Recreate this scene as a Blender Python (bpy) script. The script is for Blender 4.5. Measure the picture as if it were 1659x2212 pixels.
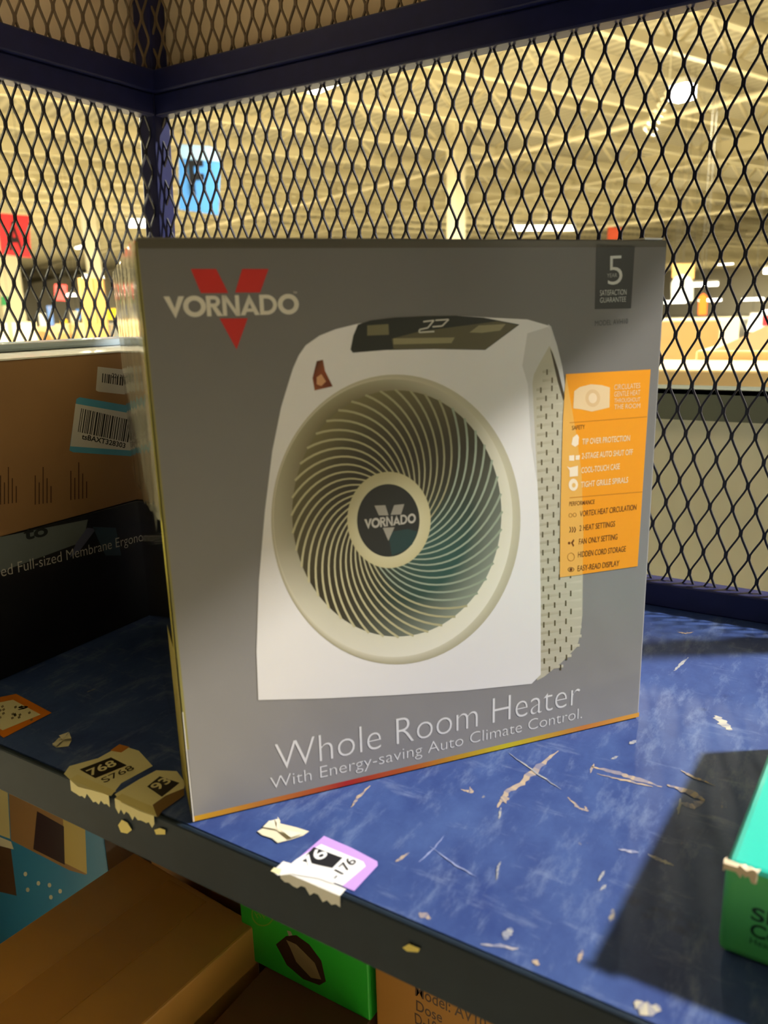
import bpy, bmesh, math, random
from mathutils import Vector, Matrix
for o in list(bpy.data.objects): bpy.data.objects.remove(o)
SC = bpy.context.scene
COL = SC.collection
random.seed(7)
V3 = Vector

# ------------------------------------------------------------------ camera
# world: x along the shelf's front edge, y into the rack, z up, shelf top at z = 0, metres
CAM = V3((0.0, 0.0, 0.3025)); FPX = 1694.4
PITCH, ROLL, YAW = 0.25169, -0.02705, 0.55433
_fw = V3((-math.sin(YAW), math.cos(YAW), 0)); _rt = V3((math.cos(YAW), math.sin(YAW), 0)); _up = V3((0, 0, 1))
_f = _fw * math.cos(PITCH) - _up * math.sin(PITCH); _u = _fw * math.sin(PITCH) + _up * math.cos(PITCH)
_r2 = _rt * math.cos(ROLL) + _u * math.sin(ROLL); _u2 = -_rt * math.sin(ROLL) + _u * math.cos(ROLL)
cam = bpy.data.cameras.new('camera'); camo = bpy.data.objects.new('camera', cam); COL.objects.link(camo)
M = Matrix((_r2, _u2, -_f)).transposed().to_4x4(); M.translation = CAM; camo.matrix_world = M
cam.sensor_fit = 'VERTICAL'; cam.sensor_height = 36; cam.sensor_width = 27; cam.lens = FPX / 2212 * 36
cam.clip_start = 0.02; cam.clip_end = 400
cam.dof.use_dof = True; cam.dof.focus_distance = 0.72; cam.dof.aperture_fstop = 8.5
SC.camera = camo

# ------------------------------------------------------------------ world, exposure
SC.view_settings.view_transform = 'Standard'; SC.view_settings.look = 'None'
SC.view_settings.gamma = 1; SC.view_settings.use_curve_mapping = False
SC.view_settings.exposure = 0.0
SC.cycles.use_denoising = True
SC.cycles.max_bounces = 6; SC.cycles.diffuse_bounces = 3; SC.cycles.glossy_bounces = 3
w = bpy.data.worlds.new('world'); SC.world = w; w.use_nodes = True
w.node_tree.nodes['Background'].inputs[0].default_value = (1.0, 0.88, 0.58, 1)
w.node_tree.nodes['Background'].inputs[1].default_value = 0.03
WARM = (1.0, 0.94, 0.68); COOL = (1.0, 0.97, 0.93)
KEY_W, FILL_W, HALL_W, LEFT_W = 1050, 310, 1150, 1250       # watts of the hall lamps, added fill included

# ------------------------------------------------------------------ helpers
def ray(u, v):
    return (_r2 * ((u - 829.5) / FPX) + _u2 * (-(v - 1106) / FPX) + _f)
def onz(u, v, z): d = ray(u, v); return CAM + d * ((z - CAM.z) / d.z)
def ony(u, v, y): d = ray(u, v); return CAM + d * (y / d.y)
def onx(u, v, x): d = ray(u, v); return CAM + d * (x / d.x)
def away(u, v, dist):
    d = ray(u, v); return CAM + d * (dist / math.hypot(d.x, d.y))
def lin(c):
    c /= 255.0
    return c / 12.92 if c <= .04045 else ((c + .055) / 1.055) ** 2.4
def rgb(r, g, b): return (lin(r), lin(g), lin(b), 1)
MATS = {}
def mat(name, col, rough=.6, metal=0, spec=.5, noise=0, scale=20, bump=0, emit=None, estr=0, coat=0):
    if name in MATS: return MATS[name]
    m = bpy.data.materials.new(name); m.use_nodes = True; nt = m.node_tree; b = nt.nodes['Principled BSDF']
    b.inputs['Base Color'].default_value = col; b.inputs['Roughness'].default_value = rough
    b.inputs['Metallic'].default_value = metal; b.inputs['Specular IOR Level'].default_value = spec
    b.inputs['Coat Weight'].default_value = coat; b.inputs['Coat Roughness'].default_value = .08
    if noise or bump:
        tc = nt.nodes.new('ShaderNodeTexCoord'); n = nt.nodes.new('ShaderNodeTexNoise')
        n.inputs['Scale'].default_value = scale; n.inputs['Detail'].default_value = 5
        nt.links.new(tc.outputs['Object'], n.inputs['Vector'])
        if noise:
            mx = nt.nodes.new('ShaderNodeMix'); mx.data_type = 'RGBA'
            mx.inputs[6].default_value = tuple(max(0, c * (1 - noise)) for c in col[:3]) + (1,)
            mx.inputs[7].default_value = tuple(min(1, c * (1 + noise)) for c in col[:3]) + (1,)
            nt.links.new(n.outputs['Fac'], mx.inputs[0]); nt.links.new(mx.outputs[2], b.inputs['Base Color'])
        if bump:
            bp = nt.nodes.new('ShaderNodeBump'); bp.inputs['Strength'].default_value = bump; bp.inputs['Distance'].default_value = .002
            nt.links.new(n.outputs['Fac'], bp.inputs['Height']); nt.links.new(bp.outputs['Normal'], b.inputs['Normal'])
    if emit:
        b.inputs['Emission Color'].default_value = emit; b.inputs['Emission Strength'].default_value = estr
    MATS[name] = m; return m
def ink_mat(name='printed_ink', rough=.32, spec=.35):
    if name in MATS: return MATS[name]
    m = bpy.data.materials.new(name); m.use_nodes = True; nt = m.node_tree; b = nt.nodes['Principled BSDF']
    a = nt.nodes.new('ShaderNodeAttribute'); a.attribute_name = 'ink'
    nt.links.new(a.outputs['Color'], b.inputs['Base Color'])
    b.inputs['Roughness'].default_value = rough; b.inputs['Specular IOR Level'].default_value = spec
    MATS[name] = m; return m

def thing(name, label, cat, loc=(0, 0, 0), group=None, kind=None):
    o = bpy.data.objects.new(name, None); COL.objects.link(o); o.location = loc
    o.empty_display_size = .05
    if label: o['label'] = label
    if cat: o['category'] = cat
    if group: o['group'] = group
    if kind: o['kind'] = kind
    return o
def base(o):
    v = V3((0, 0, 0))
    while o is not None: v += o.location; o = o.parent
    return v
def put(name, bm, m, parent=None, label=None, cat=None, group=None, kind=None, bevel=0, smooth=False, origin=None):
    """link a bmesh built in world coordinates as ONE object"""
    org = base(parent) if parent else V3((0, 0, 0))
    if origin is not None: org = V3(origin)
    bmesh.ops.translate(bm, verts=bm.verts, vec=-org)
    me = bpy.data.meshes.new(name); bm.to_mesh(me); bm.free()
    for mm in (m if isinstance(m, (list, tuple)) else [m]): me.materials.append(mm)
    o = bpy.data.objects.new(name, me); COL.objects.link(o)
    if parent: o.parent = parent
    if origin is not None: o.location = V3(origin) - (base(parent) if parent else V3((0, 0, 0)))
    if smooth:
        for p in me.polygons: p.use_smooth = True
    if bevel:
        b = o.modifiers.new('bevel', 'BEVEL'); b.width = bevel; b.segments = 2; b.limit_method = 'ANGLE'
    if label: o['label'] = label
    if cat: o['category'] = cat
    if group: o['group'] = group
    if kind: o['kind'] = kind
    return o
def bbox(bm, lo, hi, mi=0):
    vs = [bm.verts.new((x, y, z)) for x in (lo[0], hi[0]) for y in (lo[1], hi[1]) for z in (lo[2], hi[2])]
    for q in ((0, 1, 3, 2), (4, 6, 7, 5), (0, 4, 5, 1), (2, 3, 7, 6), (0, 2, 6, 4), (1, 5, 7, 3)):
        f = bm.faces.new([vs[i] for i in q]); f.material_index = mi
    return vs
def obox(bm, P, ax, ay, az, mi=0):
    """box from corner P with edge vectors"""
    vs = [bm.verts.new(V3(P) + ax * i + ay * j + az * k) for i in (0, 1) for j in (0, 1) for k in (0, 1)]
    for q in ((0, 1, 3, 2), (4, 6, 7, 5), (0, 4, 5, 1), (2, 3, 7, 6), (0, 2, 6, 4), (1, 5, 7, 3)):
        f = bm.faces.new([vs[i] for i in q]); f.material_index = mi
    return vs
def bar(bm, A, B, wx, wy, side=None):
    A, B = V3(A), V3(B); d = (B - A).normalized()
    s = side if side is not None else (V3((0, 0, 1)) if abs(d.z) < .9 else V3((1, 0, 0)))
    a = d.cross(s).normalized(); b = d.cross(a).normalized()
    vs = [bm.verts.new(p + a * i * wx / 2 + b * j * wy / 2) for p in (A, B) for i, j in ((-1, -1), (1, -1), (1, 1), (-1, 1))]
    for q in ((0, 1, 2, 3), (7, 6, 5, 4), (0, 4, 5, 1), (1, 5, 6, 2), (2, 6, 7, 3), (3, 7, 4, 0)): bm.faces.new([vs[i] for i in q])
def tube(bm, pts, r, n=8):
    rings = []
    for i, p in enumerate(pts):
        d = (pts[min(i + 1, len(pts) - 1)] - pts[max(i - 1, 0)]).normalized()
        s = V3((0, 0, 1)) if abs(d.z) < .9 else V3((1, 0, 0)); a = d.cross(s).normalized(); b = d.cross(a)
        rings.append([bm.verts.new(p + (a * math.cos(t) + b * math.sin(t)) * r) for t in [2 * math.pi * k / n for k in range(n)]])
    for A, B in zip(rings, rings[1:]):
        for k in range(n): bm.faces.new((A[k], A[(k + 1) % n], B[(k + 1) % n], B[k]))
    bm.faces.new(rings[0][::-1]); bm.faces.new(rings[-1])

_TXT = {}
def glyphs(s, off):
    """outline of a line of lettering from the built-in font, baseline on y = 0"""
    if (s, off) in _TXT: return _TXT[(s, off)]
    cu = bpy.data.curves.new('t', 'FONT'); cu.body = s; cu.size = 1; cu.offset = off; cu.resolution_u = 4
    ob = bpy.data.objects.new('t', cu); COL.objects.link(ob)
    dg = bpy.context.evaluated_depsgraph_get(); dg.update()
    me = ob.evaluated_get(dg).to_mesh()
    r = ([(v.co.x, v.co.y) for v in me.vertices], [tuple(p.vertices) for p in me.polygons])
    ob.evaluated_get(dg).to_mesh_clear()
    bpy.data.objects.remove(ob); bpy.data.curves.remove(cu)
    _TXT[(s, off)] = r; return r
_c = glyphs('H', 0)[0]; CAPH = max(y for x, y in _c)

class Art:
    """flat print on a plane: polygons in plane coordinates (metres), each layer a hair above the one before"""
    def __init__(s, O, ex, ey, n, trace=None, step=.000025):
        s.O, s.ex, s.ey, s.n = V3(O), V3(ex).normalized(), V3(ey).normalized(), V3(n).normalized()
        s.bm = bmesh.new(); s.ink = s.bm.loops.layers.float_color.new('ink'); s.step = step; s.trace = trace
    def P(s, a, b, l): return s.O + s.ex * a + s.ey * b + s.n * (s.step * (l + 1))
    def uv(s, u, v):
        d = ray(u, v); p = CAM + d * ((s.O - CAM).dot(s.n) / d.dot(s.n)) - s.O
        return (p.dot(s.ex), p.dot(s.ey))
    def poly(s, pts, col, l=0, px=False):
        if px: pts = [s.uv(*p) for p in pts]
        try: f = s.bm.faces.new([s.bm.verts.new(s.P(a, b, l)) for a, b in pts])
        except ValueError: return
        cs = col if isinstance(col, list) else [col] * len(pts)
        for lp, c in zip(f.loops, cs): lp[s.ink] = c
        f.normal_update()
        if f.normal.dot(s.n) < 0: f.normal_flip()
    def rect(s, x0, y0, x1, y1, col, l=0): s.poly([(x0, y0), (x1, y0), (x1, y1), (x0, y1)], col, l)
    def ring(s, outer, inner, cfun, l=0):
        n = len(outer)
        for i in range(n):
            j = (i + 1) % n
            ci, cj = cfun(i / n), cfun(j / n)
            s.poly([outer[i], outer[j], inner[j], inner[i]], [ci[0], cj[0], cj[1], ci[1]], l)
    def text(s, body, x, y, wid, cap, col, l=3, off=0, ang=0):
        vs, fs = glyphs(body, off); x0 = min(v[0] for v in vs); x1 = max(v[0] for v in vs)
        sx = wid / (x1 - x0); sy = cap / CAPH; c, q = math.cos(ang), math.sin(ang)
        bv = []
        for a, b in vs:
            a, b = (a - x0) * sx, b * sy
            bv.append(s.bm.verts.new(s.P(x + a * c - b * q, y + a * q + b * c, l)))
        for f in fs:
            try: ff = s.bm.faces.new([bv[i] for i in f])
            except ValueError: continue
            for lp in ff.loops: lp[s.ink] = col
            ff.normal_update()
            if ff.normal.dot(s.n) < 0: ff.normal_flip()
    def pxtext(s, body, p0, p1, cap, col, l=3, off=0):
        a, b = s.uv(*p0), s.uv(*p1); d = math.hypot(b[0] - a[0], b[1] - a[1])
        c = s.uv(p0[0], p0[1] - cap); h = abs(c[1] - a[1])
        s.text(body, a[0], a[1], d, h, col, l, off, math.atan2(b[1] - a[1], b[0] - a[0]))
    def done(s, name, parent=None, m=None, **k): return put(name, s.bm, m or ink_mat(), parent, **k)

def barcode(A, x, y, wd, ht, col, l, ang=0, seed=1):
    r = random.Random(seed); t = 0; c, q = math.cos(ang), math.sin(ang)
    while t < wd:
        b = r.choice((.0008, .0012, .0018)); g = r.choice((.0008, .0012, .0016))
        A.poly([(x + a * c - h * q, y + a * q + h * c) for a, h in ((t, 0), (t + b, 0), (t + b, ht), (t, ht))], col, l)
        t += b + g

# ------------------------------------------------------------------ materials
DARK = mat('dark_navy_paint', rgb(25, 29, 70), .45, spec=.3, noise=.25, scale=60)
BLACKW = mat('black_mesh_paint', rgb(20, 19, 34), .5)
BROWNW = mat('brown_mesh', rgb(100, 82, 60), .7)  # upper mesh, browner and paler than the lower mesh
SHEET = mat('pale_kraft_sheet', rgb(242, 220, 186), .8, noise=.06, scale=8)
KRAFT = mat('kraft_cardboard', rgb(206, 166, 116), .8, noise=.07, scale=18)
KRAFT_L = mat('light_kraft_cardboard', rgb(246, 214, 158), .8, noise=.05, scale=6)
KRAFT_D = mat('dull_kraft_cardboard', rgb(150, 100, 48), .55, noise=.12, scale=12)
BLACKC = mat('black_card', rgb(24, 24, 30), .45)
WHITE = mat('white_plastic', rgb(244, 244, 240), .25)

def shelf_paint():
    m = bpy.data.materials.new('scuffed_blue_paint'); m.use_nodes = True; nt = m.node_tree; b = nt.nodes['Principled BSDF']
    N = nt.nodes.new; L = nt.links.new
    tc = N('ShaderNodeTexCoord')
    def noise(sc, detail, stretch, rot=0, rough=.6):
        mp = N('ShaderNodeMapping'); mp.inputs['Scale'].default_value = stretch; mp.inputs['Rotation'].default_value = (0, 0, rot)
        L(tc.outputs['Object'], mp.inputs['Vector']); n = N('ShaderNodeTexNoise'); n.inputs['Scale'].default_value = sc
        n.inputs['Detail'].default_value = detail; n.inputs['Roughness'].default_value = rough; L(mp.outputs[0], n.inputs['Vector']); return n.outputs['Fac']
    def ramp(fac, a, c):
        r = N('ShaderNodeMapRange'); r.inputs['From Min'].default_value = a; r.inputs['From Max'].default_value = c; L(fac, r.inputs['Value']); return r.outputs['Result']
    def mix(f, A, B):
        x = N('ShaderNodeMix'); x.data_type = 'RGBA'; L(f, x.inputs[0])
        for k, c in ((6, A), (7, B)):
            if isinstance(c, tuple): x.inputs[k].default_value = c
            else: L(c, x.inputs[k])
        return x.outputs[2]
    c = mix(ramp(noise(20, 8, (1, .7, 1), .4, .7), .3, .72), rgb(38, 56, 112), rgb(66, 88, 140))
    c = mix(ramp(noise(50, 8, (1, .3, 1), .5, .75), .52, .86), c, rgb(124, 140, 174))
    c = mix(ramp(noise(46, 8, (.25, 1, 1), -.4, .75), .56, .88), c, rgb(128, 142, 174))
    c = mix(ramp(noise(60, 3, (1, .55, 1), .25), .70, .755), c, rgb(150, 142, 128))
    c = mix(ramp(noise(17, 5, (1, .6, 1), -.5, .8), .71, .79), c, rgb(140, 138, 130))
    c = mix(ramp(noise(14, 4, (1, 1.3, 1)), .66, .8), c, rgb(26, 34, 66))
    L(c, b.inputs['Base Color']); b.inputs['Roughness'].default_value = .5; b.inputs['Specular IOR Level'].default_value = .22
    bp = N('ShaderNodeBump'); bp.inputs['Strength'].default_value = .25; bp.inputs['Distance'].default_value = .001
    L(noise(45, 6, (1, 1, 1)), bp.inputs['Height']); L(bp.outputs[0], b.inputs['Normal'])
    return m
SHELF = shelf_paint()

# ================================================================== the hall
FLOOR_Z = -1.0; CEIL = 3.75
U = V3((.378, .925, 0)).normalized(); Vv = V3((-U.y, U.x, 0))
def hall(u, v, z): return U * u + Vv * v + V3((0, 0, z))
FLOORM = mat('polished_concrete', rgb(176, 168, 150), .5, noise=.15, scale=.6)
def ceiling_mat():
    m = mat('painted_roof_deck', rgb(214, 204, 172), .75); nt = m.node_tree; b = nt.nodes['Principled BSDF']
    tc = nt.nodes.new('ShaderNodeTexCoord'); mp = nt.nodes.new('ShaderNodeMapping'); mp.inputs['Rotation'].default_value = (0, 0, -math.atan2(U.y, U.x))
    wv = nt.nodes.new('ShaderNodeTexWave'); wv.inputs['Scale'].default_value = 1.6; wv.bands_direction = 'X'
    nt.links.new(tc.outputs['Object'], mp.inputs['Vector']); nt.links.new(mp.outputs[0], wv.inputs['Vector'])
    mx = nt.nodes.new('ShaderNodeMix'); mx.data_type = 'RGBA'; mx.inputs[6].default_value = rgb(150, 142, 120); mx.inputs[7].default_value = rgb(186, 178, 152)
    nt.links.new(wv.outputs['Fac'], mx.inputs[0]); nt.links.new(mx.outputs[2], b.inputs['Base Color'])
    return m
CEILM = ceiling_mat()
bm = bmesh.new(); obox(bm, hall(-30, -25, FLOOR_Z - .1), U * 110, Vv * 120, V3((0, 0, .1))); put('floor', bm, FLOORM, kind='structure')
bm = bmesh.new(); obox(bm, hall(-30, -25, CEIL), U * 110, Vv * 120, V3((0, 0, .1))); put('ceiling', bm, CEILM, kind='structure')
WALLM = mat('hall_wall_paint', rgb(222, 214, 196), .8, noise=.08, scale=.4)
bm = bmesh.new(); obox(bm, hall(-30, 74, FLOOR_Z), U * 110, Vv * .2, V3((0, 0, 4.75))); put('wall_left', bm, WALLM, kind='structure')
bm = bmesh.new(); obox(bm, hall(72, -25, FLOOR_Z), U * .2, Vv * 120, V3((0, 0, 4.75))); put('wall_back', bm, WALLM, kind='structure')
# open-web roof joists run along U, girders along Vv
JOIST = mat('joist_paint', rgb(222, 212, 180), .7)
for k in range(26):
    v = 2.4 + k * 1.9
    bm = bmesh.new(); z0, z1 = 3.2, 3.68
    bar(bm, hall(-14, v, z1), hall(70, v, z1), .14, .14); bar(bm, hall(-14, v, z0), hall(70, v, z0), .10, .13)
    n = 66
    for i in range(n):
        a = -14 + 84 * i / n; c = a + 42 / n
        bar(bm, hall(a, v, z0), hall(c, v, z1), .04, .04); bar(bm, hall(c, v, z1), hall(a + 84 / n, v, z0), .04, .04)
    put('ceiling_joist', bm, JOIST, kind='structure')
for k, u in enumerate((16.0, 34.0)):
    bm = bmesh.new()
    bar(bm, hall(u, -8, 3.12), hall(u, 70, 3.12), .16, .05); bar(bm, hall(u, -8, 3.3), hall(u, 70, 3.3), .03, .34)
    put('ceiling_girder', bm, JOIST, kind='structure')
for k, (u, z) in enumerate(((11.5, 3.1), (24.0, 3.0))):
    bm = bmesh.new(); tube(bm, [hall(u, -8, z), hall(u, 70, z)], .045)
    put('sprinkler_pipe', bm, mat('pipe_paint', rgb(238, 228, 198), .5), kind='structure')
COLM = mat('column_paint', rgb(236, 226, 196), .6)
def column(px, py, dist, wd):
    p = away(px, py, dist); bm = bmesh.new(); h = CEIL - FLOOR_Z
    obox(bm, V3((p.x, p.y, FLOOR_Z)) - (U + Vv) * wd / 2, U * wd, Vv * wd, V3((0, 0, h)))
    q = p; obox(bm, V3((q.x, q.y, FLOOR_Z)) - (U + Vv) * wd, U * wd * 2, Vv * wd * 2, V3((0, 0, .03)))
    put('column', bm, COLM, kind='structure')
column(985, 400, 16.0, .25); column(200, 550, 19, .25); column(22, 640, 22, .5)

# ------------------------------------------------------------------ lamps of the hall and added fill lamps
HOUS = mat('lamp_housing', rgb(230, 228, 220), .5)
LENS_W = mat('lit_lamp_lens', rgb(255, 255, 250), .5, emit=(1, .93, .76, 1), estr=9)
LENS_C = mat('lit_bright_lens', rgb(255, 255, 250), .5, emit=(1, .97, .86, 1), estr=30)
def lamp(p, label, power, col, length=1.25, wd=.16, dirv=None, lens=None, hang=True, lightsize=None, h=.05):
    t = thing('ceiling_light', label, 'ceiling light', p, group=None)
    d = (dirv or Vv).normalized(); s = V3((-d.y, d.x, 0))
    bm = bmesh.new(); obox(bm, p - d * length / 2 - s * wd / 2 + V3((0, 0, .0)), d * length, s * wd, V3((0, 0, .07))); put('housing', bm, HOUS, t)
    bm = bmesh.new(); obox(bm, p - d * length * .48 - s * wd * .42 - V3((0, 0, h)), d * length * .96, s * wd * .84, V3((0, 0, h - .001))); put('lens', bm, lens or LENS_W, t, bevel=.01)
    if hang:
        bm = bmesh.new()
        bar(bm, p + V3((0, 0, .07)), V3((p.x, p.y, CEIL)), .014, .014)
        put('hanging_rod', bm, HOUS, t)
    if power:
        L = bpy.data.lights.new('lamp_glow', 'AREA'); L.shape = 'RECTANGLE'; L.size, L.size_y = lightsize or (length * .95, wd); L.energy = power; L.color = col
        lo = bpy.data.objects.new('lamp_glow', L); COL.objects.link(lo); lo.parent = t
        lo.matrix_local = Matrix.Translation((0, 0, -h - .012)) @ Matrix((d, s, V3((0, 0, 1)))).transposed().to_4x4()
    return t
def pxlamp(u0, u1, v, z, label, power, **k):
    a, b = onz(u0, v, z), onz(u1, v, z); c = onz((u0 + u1) / 2, v, z)
    return lamp(c, label, power, WARM, length=max(.5, (b - a).length), dirv=(b - a), **k)
# the strong lamp behind the rack, over on the right: lights the shelf through the back mesh
lamp(V3((.653, .4405, .6157)) * 5.0 + V3((-.1, .5, .05)), 'bright strip light hanging behind the rack, out past its far side', KEY_W, COOL, .5, .3, lens=LENS_C, lightsize=(.36, .3))
lamp(V3((8.6, -.6, 1.15)), 'added low fill light out of view beyond the teal box end', FILL_W, WARM, 1.6, .3)  # fill lamp added out of view to lift the carton front
lamp(V3((-4.7, 1.3, 1.95)), 'strip light off to the left of the rack, beyond the white topped carton', LEFT_W, WARM, 1.0, .3)
lamp(onz(1475, 186, 2.95), 'dazzling round lamp behind the mesh above the carton', HALL_W * .7, WARM, .26, .26, lens=LENS_C, h=.16, hang=False)
pxlamp(1108, 1243, 488, 2.9, 'long strip light over the top edge of the heater carton', HALL_W, h=.14)
pxlamp(276, 326, 474, 2.9, 'strip light beside the corner post, above the left mesh', HALL_W, h=.2)
for i, (a, b, v, pw, lb) in enumerate((
        (1490, 1553, 611, 400, 'strip light just above the small orange arrow sign'),
        (1432, 1483, 650, 0, 'strip light touching the right edge of the heater carton'),
        (1508, 1560, 646, 0, 'strip light partly hidden behind the orange arrow sign'),
        (1602, 1652, 644, 0, 'strip light above the red and white sign'),
        (1649, 1700, 580, 400, 'strip light cut by the frame, above the row of far lights'),
        (1644, 1690, 670, 0, 'low far strip light next to the red and white sign'),
        (-14, 16, 616, 300, 'strip light at the edge below the red A sign'),
        (142, 167, 635, 0, 'strip light beside the small dark red sign'),
        (178, 191, 595, 0, 'short light left of the far white column'),
        (207, 224, 597, 0, 'short light right of the far white column'))):
    d_ = {611: 28, 580: 20, 616: 26, 595: 30, 597: 30}.get(v, 42); pa, pb = away(a, v, d_), away(b, v, d_)
    lamp((pa + pb) / 2, lb, pw, WARM, length=(pb - pa).length, dirv=V3((pb.x - pa.x, pb.y - pa.y, 0)), hang=False, wd=.2, h=.1)
for i, (u, v) in enumerate(((6, 9), (14, 20), (22, 12), (5, 24), (0, 14), (10, 34), (26, 30), (38, 40), (45, 20), (30, 62), (58, 8), (60, 36))):  # extra lamps added to brighten the ceiling and far walls
    if i in (1, 2, 6): continue
    lamp(hall(u, v, 3.12), 'added strip light high among the roof joists, ' + ('above the blue F sign', '', '', 'far left over the red A sign', 'far left over the row of pale bins', 'far over the corner post', '', 'far beyond the F sign', 'far down the hall toward the right', 'at the far end of the hall', 'near the far end wall on the right', 'near the middle of the far end wall')[i], HALL_W * (1.6 if i > 8 else 1), WARM, 1.3, .2, hang=False)

pa, pb = away(1446, 196, 10.5), away(1398, 292, 10.5); dd_ = (pb - pa); s1 = dd_.cross(V3((pa.x, pa.y, 0))).normalized(); s2 = dd_.normalized().cross(s1)
bm = bmesh.new(); tube(bm, [V3((pa.x, pa.y, CEIL + .01)), pa + V3((0, 0, .02))] + [pa + dd_ * (i / 120) + (s1 * math.cos(i * .38) + s2 * math.sin(i * .38)) * (.03 + .05 * i / 120) for i in range(121)], .009, 6)
put('coiled_cable', bm, mat('pale_cable', rgb(226, 218, 190), .5), label='pale coiled cable dangling below the dazzling round lamp', cat='cable', smooth=True)

# ------------------------------------------------------------------ hanging signs
def sign(px, dist, col, label, text=None, tcol=None, tpx=None, cat='sign', extra=None, thick=.01, round_top=False):
    ctr = away(sum(p[0] for p in px) / len(px), sum(p[1] for p in px) / len(px), dist)
    n = V3((CAM.x - ctr.x, CAM.y - ctr.y, 0)).normalized(); ex = V3((0, 0, 1)).cross(n)
    t = thing('hanging_sign', label, cat, ctr)
    A = Art(ctr, ex, V3((0, 0, 1)), n, step=.004)
    pts = [A.uv(*p) for p in px]
    bm = bmesh.new(); fr = [bm.verts.new(A.P(a, b, -1)) for a, b in pts]; bk = [bm.verts.new(A.P(a, b, -1) - n * thick) for a, b in pts]
    bm.faces.new(fr); bm.faces.new(bk[::-1])
    for i in range(len(fr)): bm.faces.new((fr[i], bk[i], bk[(i + 1) % len(fr)], fr[(i + 1) % len(fr)]))
    bmesh.ops.recalc_face_normals(bm, faces=bm.faces)
    put('sign_board', bm, mat('sign_' + label[:14], col, .5), t)
    if text or extra:
        if text: A.pxtext(text, tpx[0], tpx[1], tpx[2], tcol, 1, .02)
        for e in (extra or []): A.poly([A.uv(*q) for q in e[0]], e[1], 0)
        A.done('lettering', t)
    bm = bmesh.new(); top = sorted(pts, key=lambda q: -q[1])[:2]
    for a, b in top: bar(bm, A.P(a * .85, b - .01, -2), A.P(a * .85, CEIL - ctr.z, -2), .004, .004)
    put('hanging_wire', bm, mat('thin_wire', rgb(50, 48, 44), .7), t)
    return t
sign([(387, 452), (386, 311), (455, 316), (474, 332), (477, 350), (472, 465)], 11, rgb(70, 138, 225), 'blue hanging sign with a black letter F seen through the back mesh', 'F', rgb(24, 26, 34), ((412, 420), (444, 420), 72),
     extra=[([(387, 342), (386, 312), (455, 317), (474, 333), (477, 350)], rgb(150, 185, 225))])
sign([(2, 549), (-6, 460), (63, 466), (67, 557)], 14, rgb(222, 30, 36), 'red hanging sign with a black letter A', 'A', rgb(30, 14, 16), ((20, 540), (50, 540), 60))
sign([(118, 648), (118, 614), (144, 616), (144, 650)], 26, rgb(178, 40, 38), 'small dark red sign far off, left of the tall tan carton')
sign([(1312, 519), (1313, 490), (1345, 492), (1334, 519)], 22, rgb(235, 88, 40), 'orange sign peeking over the top edge of the heater carton')
sign([(1452, 600), (1453, 570), (1500, 570), (1499, 602)], 15, rgb(236, 168, 92), 'pale orange sign above the round white numbered sign')
sign([(1450, 650), (1450, 612), (1458, 598), (1474, 592), (1490, 598), (1498, 612), (1497, 650)], 14, rgb(166, 166, 162), 'round topped white sign with a grey numeral', '3', rgb(104, 102, 98), ((1467, 622), (1479, 622), 20))
sign([(1508, 680), (1510, 640), (1520, 634), (1528, 642), (1526, 680)], 12, rgb(255, 105, 10), 'small bright orange upright sign among the far lights')
sign([(1610, 716), (1622, 676), (1680, 676), (1680, 720)], 12, rgb(226, 220, 214), 'white sign with a red square at the edge of the view', extra=[([(1646, 704), (1647, 681), (1668, 681), (1668, 704)], rgb(205, 52, 62))])
sign([(228, 690), (229, 668), (252, 666), (251, 690)], 16, rgb(245, 200, 20), 'small yellow sign left of the heater carton')
sign([(164, 690), (164, 668), (175, 667), (175, 690)], 18, rgb(70, 130, 215), 'tiny blue sign left of the tall tan carton')
sign([(3, 660), (2, 640), (18, 640), (17, 660)], 20, rgb(40, 150, 80), 'small green sign below the red A sign')

# ------------------------------------------------------------------ far merchandise beyond the rack
def crate(u0, u1, vt, dist, label, m, depth=.8, cat='carton', name='carton', zb=FLOOR_Z, flaps=False, group=None, tops=0):
    a, b = away(u0, vt, dist), away(u1, vt, dist)
    c = (a + b) / 2; d = (b - a); d.z = 0; wd = d.length; d.normalize(); n = V3((-d.y, d.x, 0))
    if n.dot(V3((c.x, c.y, 0))) < 0: n = -n
    t = thing(name, label, cat, (c.x, c.y, zb), group=group)
    P = V3((a.x, a.y, zb)); H_ = (a.z + b.z) / 2 - zb
    bm = bmesh.new(); obox(bm, P, d * wd, n * depth, V3((0, 0, H_))); put('body', bm, m, t, bevel=.006)
    if flaps:
        bm = bmesh.new()
        for s0, dirn in ((P + V3((0, 0, H_)), -1), (P + d * wd + V3((0, 0, H_)), 1)):
            q = [s0 + V3((0, 0, .001)), s0 + n * depth + V3((0, 0, .001)), s0 + n * depth + d * dirn * wd * .35 + V3((0, 0, .1)), s0 + d * dirn * wd * .35 + V3((0, 0, .1))]
            vs = [bm.verts.new(x) for x in q] + [bm.verts.new(x + V3((0, 0, .004))) for x in q]
            for f in ((3, 2, 1, 0), (4, 5, 6, 7), (0, 1, 5, 4), (1, 2, 6, 5), (2, 3, 7, 6), (3, 0, 4, 7)): bm.faces.new([vs[i] for i in f])
        put('flap', bm, m, t)
    bm = bmesh.new(); obox(bm, P + d * wd * .46 - n * .002 + V3((0, 0, H_ - .25 * min(1, H_))), d * wd * .08, n * .0015, V3((0, 0, .25 * min(1, H_)))); put('tape', bm, mat('packing_tape', rgb(196, 158, 100), .3), t)
    return t
crate(-40, 78, 697, 7.5, 'wide pale carton bin far off at the left edge, below the A sign', KRAFT_L)
crate(80, 122, 706, 8.5, 'pinkish carton bin in the middle of the far row', mat('pink_kraft', rgb(222, 170, 122), .8))
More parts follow.
